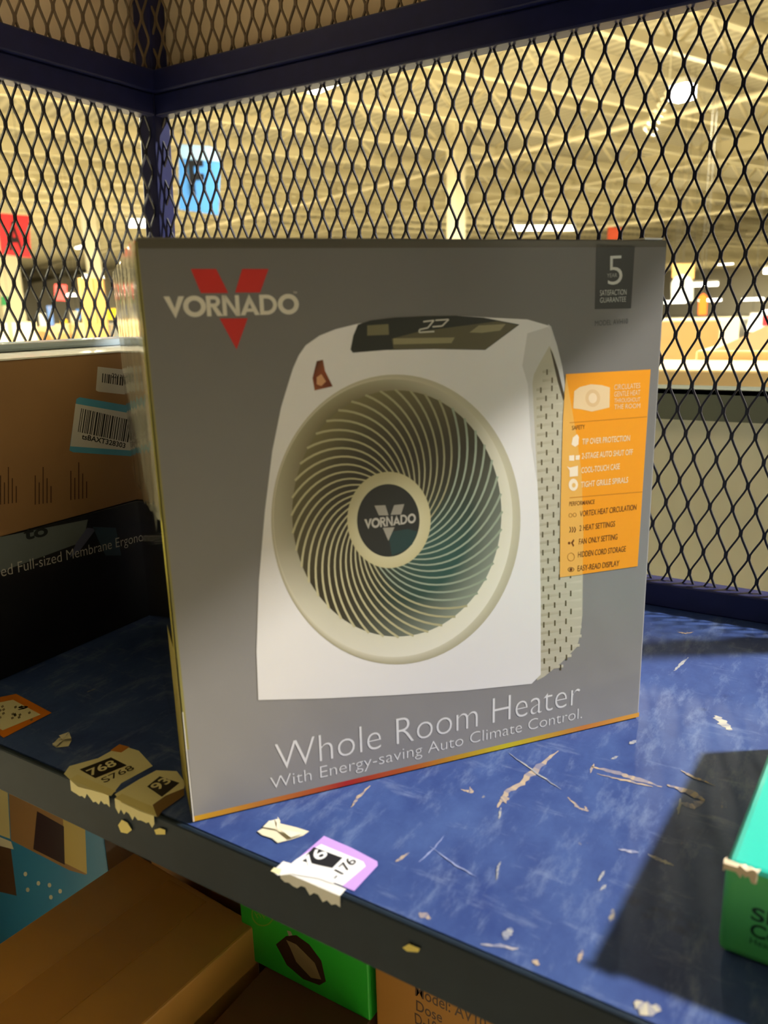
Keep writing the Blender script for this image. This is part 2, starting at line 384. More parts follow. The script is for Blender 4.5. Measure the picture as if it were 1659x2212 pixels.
crate(118, 182, 700, 9.5, 'pale carton bin left of the tall tan carton', KRAFT_L, depth=.7)
crate(226, 256, 700, 11, 'grey tub beside the heater carton, below the yellow sign', mat('grey_tub', rgb(120, 122, 120), .6), name='tub', cat='tub')
for (a, b, v, d, c, lb, tv, td) in ((83, 98, 677, 8.8, rgb(226, 228, 214), 'white jug shaped pack on the far pinkish bin', 706, 8.5), (150, 168, 672, 9.8, rgb(190, 186, 170), 'pale pack standing on the far bin left of the tan panel', 700, 9.5),
                            (130, 145, 690, 9.75, rgb(240, 190, 20), 'small yellow pack on the far bin left of the tan panel', 700, 9.5), (100, 112, 660, 8.85, rgb(90, 130, 200), 'blue pack on the far pinkish bin beside the white one', 706, 8.5)):
    crate(a, b, v, d, lb, mat('pack_' + lb[:12], c, .5), depth=.12, cat='package', name='package', zb=(away(100, tv, td).z + away(150, tv, td).z) / 2 + .004)
t = crate(168, 224, 600, 5.0, 'tall narrow tan carton standing on end behind the left mesh', mat('tan_panel', rgb(190, 142, 78), .8), depth=.1, cat='carton', name='tall_carton')
# big container just behind the rack and the cartons in it
GREY = mat('grey_container_panel', rgb(196, 200, 186), .6, noise=.06, scale=4)
pl = ony(1280, 835, 1.3); zt_ = .173
t = thing('pallet_container', 'large grey walled container with a dark rim behind the back mesh', 'container', (-.1, 1.75, FLOOR_Z))
bm = bmesh.new()
for lo, hi in (((-.75, 1.3, FLOOR_Z + .12), (.75, 1.34, .165)), ((-.75, 2.3, FLOOR_Z + .12), (.75, 2.34, .165)), ((-.75, 1.34, FLOOR_Z + .12), (-.71, 2.3, .165)), ((.71, 1.34, FLOOR_Z + .12), (.75, 2.3, .165)), ((-.75, 1.3, FLOOR_Z + .1), (.75, 2.34, FLOOR_Z + .12))): bbox(bm, lo, hi)
put('container_wall', bm, GREY, t)
bm = bmesh.new()
for lo, hi in (((-.77, 1.28, .125), (.77, 1.30, .172)), ((-.77, 2.34, .125), (.77, 2.36, .172)), ((-.77, 1.30, .125), (-.75, 2.34, .172)), ((.75, 1.30, .125), (.77, 2.34, .172)), ((-.77, 1.28, .165), (.77, 1.34, .173))): bbox(bm, lo, hi)
put('rim', bm, mat('container_rim', rgb(84, 92, 84), .5), t)
for x in (-.6, 0, .6):
    bm = bmesh.new(); bbox(bm, (x - .05, 1.32, FLOOR_Z), (x + .05, 2.32, FLOOR_Z + .1)); put('pallet_foot', bm, mat('pallet_wood', rgb(150, 120, 80), .8), t)
zc = FLOOR_Z + .121
def inner_carton(x0, x1, y0, y1, z1, label, m, flap=None):
    t = thing('carton', label, 'carton', ((x0 + x1) / 2, (y0 + y1) / 2, zc))
    bm = bmesh.new(); bbox(bm, (x0, y0, zc), (x1, y1, z1)); put('body', bm, m, t, bevel=.004)
    if flap:
        bm = bmesh.new(); q = [V3(p) for p in flap]; vs = [bm.verts.new(p) for p in q] + [bm.verts.new(p + V3((0, .004, .002))) for p in q]
        for f in ((3, 2, 1, 0), (4, 5, 6, 7), (0, 1, 5, 4), (1, 2, 6, 5), (2, 3, 7, 6), (3, 0, 4, 7)): bm.faces.new([vs[i] for i in f])
        bmesh.ops.recalc_face_normals(bm, faces=bm.faces); put('flap', bm, mat('carton_flap', rgb(190, 150, 100), .8), t)
    return t
inner_carton(-.66, -.30, 1.95, 2.25, .262, 'tall pale carton standing at the back of the grey container', KRAFT_L)
inner_carton(-.29, .02, 1.62, 1.9, .212, 'open carton with a raised tan flap inside the grey container', KRAFT_L,
             [(-.27, 1.62, .205), (.02, 1.62, .205), (.04, 1.70, .262), (-.16, 1.70, .262)])
inner_carton(-.50, -.10, 1.36, 1.6, .196, 'pale carton against the front wall of the grey container', KRAFT_L)

# ================================================================== the rack: one welded wire cage
SH = .055
def sx(x, z): return x + SH * (z - .55)           # the cage leans a little
X0, X1, YF, YB, ZT = -.826, .074, .291, .800, .55
X2 = .90            # the shelf runs on past the middle post
rack = thing('storage_rack', 'dark blue wire cage rack with a scuffed blue metal shelf', 'rack', (-.1, .55, FLOOR_Z))
def lattice(name, A, e, n, length, z0, z1, pitch=.0207, row=.0235, wd=.0018, off=0, m=BLACKW, ls=0):
    """expanded metal: slit-and-stretched strands between knuckles"""
    bm = bmesh.new(); rows = int((z1 - z0) / row) + 1; cols = int(length / pitch) + 1; th = .0013
    def P(s, z):
        s = min(max(s, 0), length); z = min(max(z, z0), z1)
        return V3(A) + e * s + V3((SH * (z - .55), 0, z))
    def strip(pts, hw):
        prev = None
        for i, (s, z) in enumerate(pts):
            s0, z0_ = pts[max(i - 1, 0)]; s1, z1_ = pts[min(i + 1, len(pts) - 1)]
            ds, dz = s1 - s0, z1_ - z0_; l = math.hypot(ds, dz); ns, nz = -dz / l * hw, ds / l * hw
            c = P(s, z); a = P(s + ns, z + nz); b = P(s - ns, z - nz)
            cur = [bm.verts.new(a + n * th), bm.verts.new(b + n * th), bm.verts.new(b - n * th), bm.verts.new(a - n * th)]
            if prev:
                for k in range(4): bm.faces.new((prev[k], prev[(k + 1) % 4], cur[(k + 1) % 4], cur[k]))
            prev = cur
    for r in range(rows):
        for c in range(cols):
            x = (c + (.5 if r % 2 else 0)) * pitch + off; z = z0 + r * row - .006
            bo = .0028
            strip([(x, z - bo), (x, z + bo)], wd * .95)
            for sg in (-1, 1):
                x1 = x + sg * pitch / 2
                strip([(x + sg * wd * .45, z + bo), (x + sg * (pitch * .13), z + row * .3), (x + sg * pitch * .37, z + row * .7), (x1 - sg * wd * .45, z + row - bo)], wd / 2)
    return put(name, bm, m, rack)
EX, EY = V3((1, 0, 0)), V3((0, 1, 0))
lattice('mesh_panel', (X0, YB, 0), EX, EY, X1 - X0, .02, .56, off=.006)
lattice('mesh_panel', (X0 + .002, YF, 0), EY, EX, YB - YF, .02, .56, pitch=.0197, off=.003)
lattice('mesh_panel', (X0, YB - .008, 0), EX, EY, X1 - X0, .595, .80, off=.006, m=BROWNW)
lattice('mesh_panel', (X0 + .008, YF, 0), EY, EX, YB - YF, .595, .80, pitch=.0197, off=.003, m=BROWNW)
def beam(name, lo, hi, m=DARK):
    bm = bmesh.new(); vs = bbox(bm, lo, hi)
    for v in vs: v.co.x = sx(v.co.x, v.co.z)
    return put(name, bm, m, rack, bevel=.002)
beam('end_rail', (X1 - .012, YF + .02, .55), (X1 + .012, YB - .014, .602))
for x, y0, y1 in ((X0 - .004, YB - .014, YB + .014), (X1, YB - .014, YB + .014)):
    beam('corner_post', (x - .014, y0, FLOOR_Z + .02), (x + .014, y1, .84))
beam('corner_post', (X0 - .018, YF - .004, FLOOR_Z + .02), (X0 + .010, YF + .024, .84))
beam('corner_post', (X2 - .014, YF - .004, FLOOR_Z + .02), (X2 + .014, YF + .024, .84)); beam('corner_post', (X2 - .014, YB - .014, FLOOR_Z + .02), (X2 + .014, YB + .014, .84))
# stacked rails at the top of the back and side mesh, rails at the foot
for z0, z1, d in ((.550, .5755, 0), (.576, .602, .005)):
    beam('top_rail', (X0 + .01, YB - .012 - d, z0), (X1 - .014, YB + .012, z1)); beam('top_rail', (X0 - .012, YF + .02, z0), (X0 + .012 + d, YB - .014, z1))
beam('bottom_rail', (X0 + .01, YB - .012, 0.0), (X1 - .014, YB + .012, .026)); beam('bottom_rail', (X0 - .012 , YF + .02, 0.0), (X0 + .014, YB - .014, .026))
bm = bmesh.new(); bbox(bm, (X0 - .084, YF, -.003), (X2, YB + .012, 0)); put('shelf_deck', bm, SHELF, rack)  # left end run out to close a light gap over the lower deck
bm = bmesh.new(); bbox(bm, (X0 - .084, YF - .004, -.038), (X2, YF - .0002, .0)); bbox(bm, (X0 - .084, YF, -.038), (X2, YF + .03, -.034))
put('front_rail', bm, mat('worn_dark_rail', rgb(24, 38, 52), .6, spec=.25, noise=.3, scale=40), rack, bevel=.0015)
LOW = -.62
bm = bmesh.new(); bbox(bm, (X0 - .082, YF - .002, LOW), (X0 - .080, YB, -.004)); put('side_blocker', bm, DARK, rack)  # unseen panel added to keep the left lamp off the lower cartons
bm = bmesh.new(); bbox(bm, (X0 - .082, YF, LOW - .004), (X2 - .02, YB, LOW)); put('lower_deck', bm, mat('dark_lower_deck', rgb(40, 42, 58), .5), rack)
bm = bmesh.new(); bbox(bm, (X0 - .06, YF - .004, LOW - .04), (X2 - .02, YF, LOW)); put('front_rail', bm, DARK, rack)
# unseen deck added overhead: shades the heater carton and the left of the shelf
bm = bmesh.new(); bbox(bm, (-.36, YF + .02, .603), (X1, YB - .02, .605)); bbox(bm, (X0, YF + .02, .603), (-.36, .44, .605)); put('shade_deck', bm, DARK, rack)
beam('top_rail', (X0 + .01, YF - .004, .550), (X2 - .014, YF + .02, .602))
# scratches through the paint
TAN = rgb(176, 156, 128); PALE = rgb(156, 156, 154)
def scratch(pts, w0, col, seed=0):
    A = Art((0, 0, .0), EX, EY, V3((0, 0, 1)), step=.00012)
    r = random.Random(seed); p2 = [A.uv(*p) for p in pts]; fine = []
    for (a, b), (c, d) in zip(p2, p2[1:]):
        jt = min(w0 * .2, math.hypot(c - a, d - b) * .025)
        for k in range(6): fine.append((a + (c - a) * k / 6 + r.uniform(-1, 1) * jt, b + (d - b) * k / 6 + r.uniform(-1, 1) * jt))
    fine.append(p2[-1]); n = len(fine); L_, R_ = [], []
    for i in range(n):
        x0, y0 = fine[max(i - 3, 0)]; x1, y1 = fine[min(i + 3, n - 1)]; l_ = math.hypot(x1 - x0, y1 - y0) or 1
        e = .25 + .75 * min(1, 4 * min(i, n - 1 - i) / n); wa, wb = w0 * e * r.uniform(.4, 1.25) / 2, w0 * e * r.uniform(.4, 1.25) / 2
        L_.append((fine[i][0] - (y1 - y0) / l_ * wa, fine[i][1] + (x1 - x0) / l_ * wa)); R_.append((fine[i][0] + (y1 - y0) / l_ * wb, fine[i][1] - (x1 - x0) / l_ * wb))
    vl = [A.bm.verts.new(A.P(a, b, seed % 3)) for a, b in L_]; vr = [A.bm.verts.new(A.P(a, b, seed % 3)) for a, b in R_]
    for i in range(n - 1):
        f = A.bm.faces.new((vl[i], vr[i], vr[i + 1], vl[i + 1])); t = r.random() ** 1.5 * .7
        for lp in f.loops: lp[A.ink] = mixc(col, rgb(70, 88, 140), t)
        f.normal_update()
        if f.normal.z < 0: f.normal_flip()
    A.done('paint_scratch', rack, ink_mat('bare_scratch', .6, .3))
def mixc(a, b, t): return tuple(a[i] + (b[i] - a[i]) * t for i in range(3)) + (1,)
for i, (pts, wd, c) in enumerate((
        ([(1276, 1656), (1330, 1668), (1370, 1682), (1430, 1700)], .006, TAN), ([(1290, 1672), (1340, 1684), (1410, 1700)], .003, TAN), ([(1440, 1696), (1490, 1712), (1522, 1730)], .007, TAN),
        ([(1470, 1735), (1500, 1742), (1520, 1728)], .007, rgb(170, 158, 160)), ([(1465, 1760), (1470, 1725)], .0022, PALE), ([(1470, 1665), (1500, 1680), (1545, 1698)], .003, TAN),
        ([(1074, 1745), (1095, 1712), (1131, 1688), (1165, 1655), (1206, 1622)], .006, TAN), ([(1080, 1730), (1100, 1725)], .009, TAN), ([(1100, 1628), (1150, 1664), (1212, 1706)], .002, PALE),
        ([(1226, 1722), (1250, 1745), (1268, 1752), (1264, 1742)], .003, TAN), ([(1078, 1770), (1082, 1745)], .002, PALE),
        ([(758, 1745), (775, 1722), (800, 1698)], .0028, TAN), ([(1546, 1546), (1560, 1560), (1578, 1578)], .011, rgb(190, 184, 165)), ([(1456, 1450), (1470, 1436), (1487, 1420)], .0035, PALE),
        ([(1464, 1366), (1480, 1369), (1498, 1366)], .004, TAN), ([(995, 1705), (1020, 1712), (1015, 1700)], .003, TAN), ([(855, 1862), (885, 1842)], .0028, TAN), ([(1072, 1902), (1076, 1872), (1082, 1862)], .0016, PALE),
        ([(1400, 1845), (1430, 1860), (1455, 1870)], .004, rgb(170, 165, 165)), ([(1335, 1835), (1380, 1842)], .004, rgb(160, 160, 175)), ([(1292, 1905), (1306, 1882)], .0022, PALE), ([(1296, 1925), (1311, 1910)], .0022, PALE),
        ([(1090, 2030), (1105, 2005)], .006, PALE), ([(1370, 2165), (1400, 2185), (1425, 2175)], .011, rgb(180, 172, 150)), ([(1250, 2080), (1258, 2052)], .0025, TAN), ([(1150, 2075), (1165, 2085)], .004, TAN),
        ([(1600, 1300), (1659, 1330)], .004, rgb(190, 190, 200)), ([(1275, 1670), (1283, 1650)], .002, TAN), ([(1320, 1640), (1335, 1634)], .003, PALE), ([(1360, 1608), (1375, 1600)], .005, PALE),
        ([(905, 1972), (930, 1985)], .005, rgb(168, 150, 130)), ([(1040, 2040), (1120, 2050)], .003, rgb(170, 165, 165)), ([(930, 1830), (985, 1870), (1030, 1895)], .0015, rgb(140, 150, 190)), ([(905, 1862), (935, 1835), (960, 1805)], .0015, rgb(140, 150, 190)))):
    scratch(pts, wd * .8, c, i)

t = thing('shade_carton', 'added unseen brown carton above the rack end, shading the heater carton', 'carton', (0, .55, .6055))  # out-of-view carton added to cast shade on the heater front
bm = bmesh.new(); bbox(bm, (-.30, .32, .6055), (.258, .78, .80)); put('carton_body', bm, KRAFT, t, bevel=.003)
bm = bmesh.new(); bbox(bm, (-.302, .53, .8002), (.260, .58, .8006)); put('packing_tape', bm, mat('clear_tape', rgb(190, 150, 96), .2), t)
# cardboard sheets tied behind the upper mesh
bm = bmesh.new(); bbox(bm, (X0 - .02, YB + .016, .603), (.10, YB + .021, .95)); put('cardboard_sheet', bm, SHEET, label='brown cardboard sheet behind the upper mesh, right of the corner post', cat='cardboard sheet')
bm = bmesh.new(); bbox(bm, (X0 - .027, YF + .01, .603), (X0 - .022, YB + .015, .95)); put('cardboard_sheet', bm, SHEET, label='brown cardboard sheet behind the upper mesh, left of the corner post', cat='cardboard sheet')

# ================================================================== the heater carton
W, H, D = .330, .3413, .3469
ex = V3((.62096, .78384, 0)); inn = V3((-.78384, .62096, 0)); out = -inn
BL = V3((-.3257, .2931, .0004))
hc = thing('heater_carton', 'large grey printed heater carton standing turned on the blue shelf', 'carton', BL)
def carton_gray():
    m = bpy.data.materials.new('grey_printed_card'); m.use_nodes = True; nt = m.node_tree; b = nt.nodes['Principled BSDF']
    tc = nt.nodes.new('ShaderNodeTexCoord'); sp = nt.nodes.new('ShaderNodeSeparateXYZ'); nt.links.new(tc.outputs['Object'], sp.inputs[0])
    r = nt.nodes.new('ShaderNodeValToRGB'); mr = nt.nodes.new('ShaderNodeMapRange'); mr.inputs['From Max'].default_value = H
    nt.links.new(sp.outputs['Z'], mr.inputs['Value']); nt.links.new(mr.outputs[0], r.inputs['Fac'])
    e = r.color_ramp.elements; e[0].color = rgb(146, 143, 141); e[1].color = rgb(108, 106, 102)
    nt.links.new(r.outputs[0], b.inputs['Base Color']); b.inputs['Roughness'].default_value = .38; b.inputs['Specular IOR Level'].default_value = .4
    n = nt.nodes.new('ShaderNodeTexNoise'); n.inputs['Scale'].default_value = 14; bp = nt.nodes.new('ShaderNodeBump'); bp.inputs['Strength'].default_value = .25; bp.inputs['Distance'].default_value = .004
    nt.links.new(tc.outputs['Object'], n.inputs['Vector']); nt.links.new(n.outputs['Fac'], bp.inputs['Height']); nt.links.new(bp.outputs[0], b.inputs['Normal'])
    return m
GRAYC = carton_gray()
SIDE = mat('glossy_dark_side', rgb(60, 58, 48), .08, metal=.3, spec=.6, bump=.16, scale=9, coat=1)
YEL = mat('yellow_print_edge', rgb(176, 160, 40), .25)
bm = bmesh.new(); vs = obox(bm, BL, ex * W, inn * D, V3((0, 0, H)))
bm.normal_update()
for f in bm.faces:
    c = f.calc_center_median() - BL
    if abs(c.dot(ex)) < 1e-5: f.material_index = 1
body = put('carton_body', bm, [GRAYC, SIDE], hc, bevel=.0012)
FA = lambda: Art(BL + out * .00008, ex, V3((0, 0, 1)), out)
# yellow print running down the side panel next to the front corner
A = Art(BL - ex * .0004, inn, V3((0, 0, 1)), -ex)
A.rect(.001, .002, .055, .11, rgb(150, 138, 60), 0)
A.rect(.001, .11, .012, H - .002, rgb(176, 164, 50), 1)
A.done('side_print', hc, mat('glossy_ink', (0, 0, 0, 1)) and ink_mat('side_ink', .45, .25))
# clear packing tape folded down over the side from the top
TAPE = mat('clear_packing_tape', rgb(214, 208, 178), .12, spec=.7, bump=.5, scale=26, coat=1); TAPE.node_tree.nodes['Principled BSDF'].inputs['Alpha'].default_value = .78
rr = random.Random(2); bm = bmesh.new(); rows_ = []
for i in range(25):
    d_ = .003 + .335 * i / 24; zb_ = .186 - .034 * i / 24 + rr.uniform(-.006, .006)
    rows_.append([bm.verts.new(BL + inn * d_ - ex * (.0009 + .0016 * abs(math.sin(i * .9)) * (1 - .6 * q / 4)) + V3((0, 0, zb_ + (H - .0006 - zb_) * q / 4))) for q in range(5)])
for a_, b_ in zip(rows_, rows_[1:]):
    for q in range(4): bm.faces.new((a_[q], b_[q], b_[q + 1], a_[q + 1]))
put('side_tape', bm, TAPE, hc, smooth=True, label='clear wrinkled tape down the side')
# strip of rainbow colour along the foot of the front
A = FA(); cols = [(0, (224, 170, 40)), (.12, (200, 130, 50)), (.3, (176, 46, 40)), (.45, (190, 100, 40)), (.66, (206, 190, 40)), (.85, (206, 130, 60)), (1, (230, 165, 60))]
for (a, c0), (b, c1) in zip(cols, cols[1:]): A.poly([(a * W, .0006), (b * W, .0006), (b * W, .0042), (a * W, .0042)], [rgb(*c0), rgb(*c1), rgb(*c1), rgb(*c0)], 0)
A.done('colour_band', hc, label='yellow to red colour band')
A = FA(); A.poly([(.0003, .05), (.0020, .05), (.0011, H - .002), (.0003, H - .002)], rgb(140, 132, 72), 0); A.poly([(.0002, .0005), (.0009, .0005), (.0006, .075), (.0002, .075)], rgb(232, 228, 222), 1); A.poly([(.001, H - .0055), (W - .001, H - .0045), (W - .001, H - .0008), (.001, H - .0008)], rgb(84, 80, 68), 0)
A.done('edge_print', hc, label='olive strip and dark band along the edges')
bm = bmesh.new(); obox(bm, BL + ex * .312 + V3((0, 0, H + .0001)) - inn * .0006, ex * .014, inn * .03, V3((0, 0, .0012))); put('clear_tape', bm, mat('clear_tape_end', rgb(236, 236, 226), .12), hc, bevel=.0005)
# brand mark
def wordmark(A, x, y, w_, h_, col, l):
    sw = .205
    def bowl(cx, cy, r0, r1, a0, a1, sy=1): 
        n = 22
        for i in range(n):
            t0, t1 = a0 + (a1 - a0) * i / n, a0 + (a1 - a0) * (i + 1) / n
            G([(cx + r1 * math.cos(t0), cy + r1 * math.sin(t0) * sy), (cx + r1 * math.cos(t1), cy + r1 * math.sin(t1) * sy), (cx + r0 * math.cos(t1), cy + r0 * math.sin(t1) * sy), (cx + r0 * math.cos(t0), cy + r0 * math.sin(t0) * sy)])
    tot = 6.02; k = [0]
    def G(p): A.poly([(x + (k[0] + a) * w_ / tot, y + b * h_) for a, b in p], col, l)
    pi = math.pi
    G([(0, 1), (.26, 1), (.46, .42), (.66, 1), (.92, 1), (.46, -.06)]); k[0] += .84                    # V
    bowl(.52, .5, .29, .52, 0, 2 * pi); k[0] += 1.06                                                   # O
    G([(0, 0), (.2, 0), (.2, 1), (0, 1)]); bowl(.36, .72, .1, .28, -pi / 2, pi / 2); G([(.2, 1), (.36, 1), (.36, .82), (.2, .82)]); G([(.2, .62), (.36, .62), (.36, .44), (.2, .44)]); G([(.24, .46), (.46, .46), (.74, 0), (.48, 0)]); k[0] += .72   # R
    G([(.02, 0), (.21, 0), (.21, 1.02), (.02, 1.02)]); G([(.02, 1.02), (.21, 1.02), (.82, -.02), (.63, -.02)]); G([(.63, 0), (.82, 0), (.82, 1), (.63, 1)]); k[0] += .84   # N
    G([(0, 0), (.23, 0), (.53, .75), (.46, 1.04)]); G([(.46, 1.04), (.40, .75), (.69, 0), (.92, 0)]); G([(.24, .17), (.68, .17), (.62, .33), (.30, .33)]); k[0] += .94   # A
    G([(0, 0), (.2, 0), (.2, 1), (0, 1)]); bowl(.34, .5, .31, .5, -pi / 2, pi / 2); G([(.2, 1), (.34, 1), (.34, .81), (.2, .81)]); G([(.2, .19), (.34, .19), (.34, 0), (.2, 0)]); k[0] += .88 # D
    bowl(.52, .5, .29, .52, 0, 2 * pi)                                                                 # O
A = FA(); RED = rgb(196, 52, 46); LT = rgb(214, 208, 190)
A.poly([(412, 581), (467, 581), (493, 633), (434, 633)], RED, 0, True); A.poly([(523, 581), (580, 581), (562, 632), (508, 632)], RED, 0, True)
A.poly([(474.5, 688), (535, 687.5), (511, 755)], RED, 0, True)
a, b = A.uv(357, 684), A.uv(634, 684); c = A.uv(400, 638)
wordmark(A, a[0], (a[1] + b[1]) / 2 + .0005, b[0] - a[0], c[1] - a[1], LT, 1)
A.text('TM', b[0] + .0006, c[1] - .0003, .002, .0012, LT, 1)
A.done('brand_logo', hc, label='red V mark and pale capital lettering')
# guarantee badge
A = FA(); BK = rgb(42, 44, 42); TX = rgb(205, 205, 196)
A.poly([(1288, 527), (1371.5, 530), (1363, 666), (1284.6, 668)], BK, 0, True)
A.pxtext('5', (1313, 616), (1344, 614), 64, TX, 1, -.012)
A.poly([(1310, 601), (1334, 601), (1334, 589), (1310, 589)], BK, 2, True); A.pxtext('YEAR', (1311, 599.5), (1333, 598.5), 8.5, rgb(150, 150, 144), 3)
A.pxtext('SATISFACTION', (1296, 639), (1353, 636.5), 12, TX, 1, -.01); A.pxtext('GUARANTEE', (1296, 654), (1352, 651.5), 11, TX, 1, -.01)
A.pxtext('MODEL AVH10', (1285, 704), (1356, 699), 11, rgb(66, 66, 64), 1)
A.done('guarantee_badge', hc, label='black badge with a large pale figure 5')
# title
A = FA(); TW = rgb(226, 224, 222)
def line(body, x0, y0, x1, cap, off): A.text(body, x0, y0, x1 - x0, cap, TW, 1, off)
pw, pr_ = A.uv(597, 1664), A.uv(1252, 1521); line('Whole Room Heater', pw[0], .0222, pr_[0], .0195, -.016)
pw, pr_ = A.uv(585, 1706), A.uv(1257, 1553); line('With Energy-saving Auto Climate Control.', pw[0], .0105, pr_[0], .0085, -.012)
A.done('title_lettering', hc, label='pale thin lettering')
# orange feature panel
A = FA(); OR = rgb(244, 158, 22); PK = rgb(250, 214, 170); BR = rgb(112, 62, 10)
A.poly([(1222, 808), (1405, 798), (1377, 1223), (1209, 1247), (1210, 1134), (1213, 1001), (1216, 902)], OR, 6, True)
A.poly([(1222, 808), (1244, 935), (1256, 1023), (1260, 1156), (1258, 1241), (1209, 1247), (1210, 1134), (1213, 1001), (1216, 902)], rgb(236, 178, 84), 7, True)
A.poly([(1240, 845), (1252, 836), (1276, 830), (1300, 832), (1317, 837), (1316, 880), (1300, 884), (1278, 889), (1255, 884), (1238, 882)], rgb(236, 206, 160), 8, True)
def ellipse(cx, cy, rx, ry, n=40, rot=0):
    return [(cx + rx * math.cos(2 * math.pi * i / n), cy - ry * math.sin(2 * math.pi * i / n)) for i in range(n)]
A.poly(ellipse(1280, 860, 16, 19), rgb(226, 190, 140), 9, True); A.poly(ellipse(1280, 860, 9, 11), rgb(240, 214, 176), 10, True)
for s_, y0, y1, k in (('CIRCULATES', 842, 838, 11), ('GENTLE HEAT', 857, 853, 11), ('THROUGHOUT', 870, 867, 9), ('THE ROOM', 884, 881, 10)): A.pxtext(s_, (1326, y0), (1382, y1), k, PK, 9, 0)
for y0, y1 in ((913, 900), (1075, 1062)): A.poly([(1230, y0 + 1), (1397 if y0 < 1000 else 1388, y1 + 1), (1397 if y0 < 1000 else 1388, y1 - .6), (1230, y0 - .6)], rgb(200, 124, 20), 8, True)
A.pxtext('SAFETY', (1235, 929), (1263, 926), 9, BR, 9, .004); A.pxtext('PERFORMANCE', (1229, 1093), (1284, 1088), 9, BR, 9, .004)
for s_, x0, x1, y0, y1 in (('TIP OVER PROTECTION', 1257, 1360, 960, 952), ('2-STAGE AUTO SHUT OFF', 1256, 1366, 991, 982), ('COOL-TOUCH CASE', 1255, 1338, 1022, 1013), ('TIGHT GRILLE SPIRALS', 1254, 1356, 1053, 1042)): A.pxtext(s_, (x0, y0), (x1, y1), 12, rgb(250, 222, 180), 9, .012)
for s_, x0, x1, y0, y1 in (('VORTEX HEAT CIRCULATION', 1252, 1374, 1116, 1101), ('2 HEAT SETTINGS', 1251, 1328, 1147, 1137), ('FAN ONLY SETTING', 1250, 1333, 1176, 1165), ('HIDDEN CORD STORAGE', 1248, 1351, 1204, 1191), ('EASY-READ DISPLAY', 1247, 1337, 1234, 1222)): A.pxtext(s_, (x0, y0), (x1, y1), 12, BR, 9, .004)
WH = rgb(250, 232, 205)
A.poly([(1234, 960), (1237, 945), (1246, 938), (1250, 944), (1249, 960), (1242, 965)], WH, 9, True); A.poly([(1229, 984), (1240, 983), (1240, 995), (1229, 995)], WH, 9, True); A.poly([(1243, 984), (1252, 983), (1251, 993), (1243, 993)], WH, 9, True)
A.poly([(1224, 1007), (1230, 1010), (1248, 1006), (1248, 1028), (1230, 1030), (1230, 1016)], WH, 9, True); A.poly(ellipse(1238, 1047, 10, 13), WH, 9, True); A.poly(ellipse(1239, 1048, 4, 5), rgb(236, 190, 110), 10, True)
for k in range(3): A.poly([(1229 + 5 * k, 1150), (1232 + 5 * k, 1144), (1229.5 + 5 * k, 1138), (1231.5 + 5 * k, 1138), (1234 + 5 * k, 1144), (1231.5 + 5 * k, 1150)], BR, 9, True)
A.poly(ellipse(1229, 1173, 2.6, 3), BR, 9, True); A.poly([(1233, 1172), (1239, 1164), (1240, 1168), (1237, 1173), (1240, 1178), (1238, 1181)], BR, 9, True)
for cx, cy, rr in ((1232, 1113, 4), (1241, 1112, 4), (1233, 1203, 8)): A.ring([A.uv(*p) for p in ellipse(cx, cy, rr, rr * 1.15)], [A.uv(*p) for p in ellipse(cx, cy, rr - 1.2, rr * 1.15 - 1.2)], lambda f: (rgb(176, 116, 40),) * 2, 9)
A.ring([A.uv(*p) for p in ellipse(1233, 1230, 7, 5)], [A.uv(*p) for p in ellipse(1233, 1230, 5.6, 3.8)], lambda f: (BR,) * 2, 9); A.poly(ellipse(1233, 1230, 3, 3.4), BR, 9, True)
A.done('feature_panel', hc, label='orange panel listing features in small capitals')
# the printed heater
A = FA(); WHT = rgb(230, 227, 224); BEI = rgb(192, 186, 164)
A.poly([(1150, 829), (1152, 809), (1186, 745), (1190, 735), (1204, 772), (1216, 815), (1226, 880), (1236, 960), (1248, 1060), (1257, 1160), (1259, 1240), (1258, 1330), (1253, 1372), (1246, 1398), (1213, 1431), (1175, 1462), (1160, 1470), (1150, 1400)], BEI, 0, True)
# side grille: rows of slats with short dark slots
rr = random.Random(3)
for k in range(34):
    y = 800 + k * 19.5; sl = .30
    xl_ = 1158 + (k * .25); xr = min(1256, 1206 + max(0, (y - 800)) * .11)
    if y > 1400: xr -= (y - 1400) * .9
    if y < 830: xl_ = 1172
    A.poly([(xl_, y + 6), (xr, y + 6 - (xr - xl_) * .16), (xr, y - (xr - xl_) * .16), (xl_, y)], [rgb(168, 160, 134), rgb(196, 190, 168), rgb(206, 200, 180), rgb(178, 170, 146)], 1, True)
    for q in range(3):
        xx = xl_ + 8 + q * 24 + (k % 2) * 11
        if xx < xr - 4: A.poly([(xx, y + 11 - (xx - xl_) * .16), (xx + 3.2, y + 11 - (xx - xl_) * .16), (xx + 3.2, y - 1 - (xx - xl_) * .16), (xx, y - 1 - (xx - xl_) * .16)], rgb(92, 82, 56), 2, True)
A.poly([(1184, 700), (1190, 705), (1203, 745), (1214, 790), (1222, 840), (1217, 846), (1206, 800), (1194, 760), (1184, 742)], rgb(206, 204, 200), 3, True)
A.poly([(1188, 752), (1194, 764), (1208, 806), (1220, 858), (1217, 866), (1204, 822)], rgb(70, 60, 44), 2, True)
front = [(558, 1512), (554, 1409), (559, 1257), (572, 1105), (588, 975), (607, 880), (622, 830), (633, 795), (645, 768), (660, 746), (690, 725), (725, 711), (774, 699), (870, 686), (990, 682), (1060, 686), (1139, 690), (1184, 703), (1191, 718), (1186, 748), (1165, 785), (1153, 809), (1150, 829), (1156, 954), (1165, 1127), (1168, 1301), (1168, 1457), (1148, 1477), (1000, 1492), (844, 1502), (690, 1509)]
A.poly(front, WHT, 3, True)
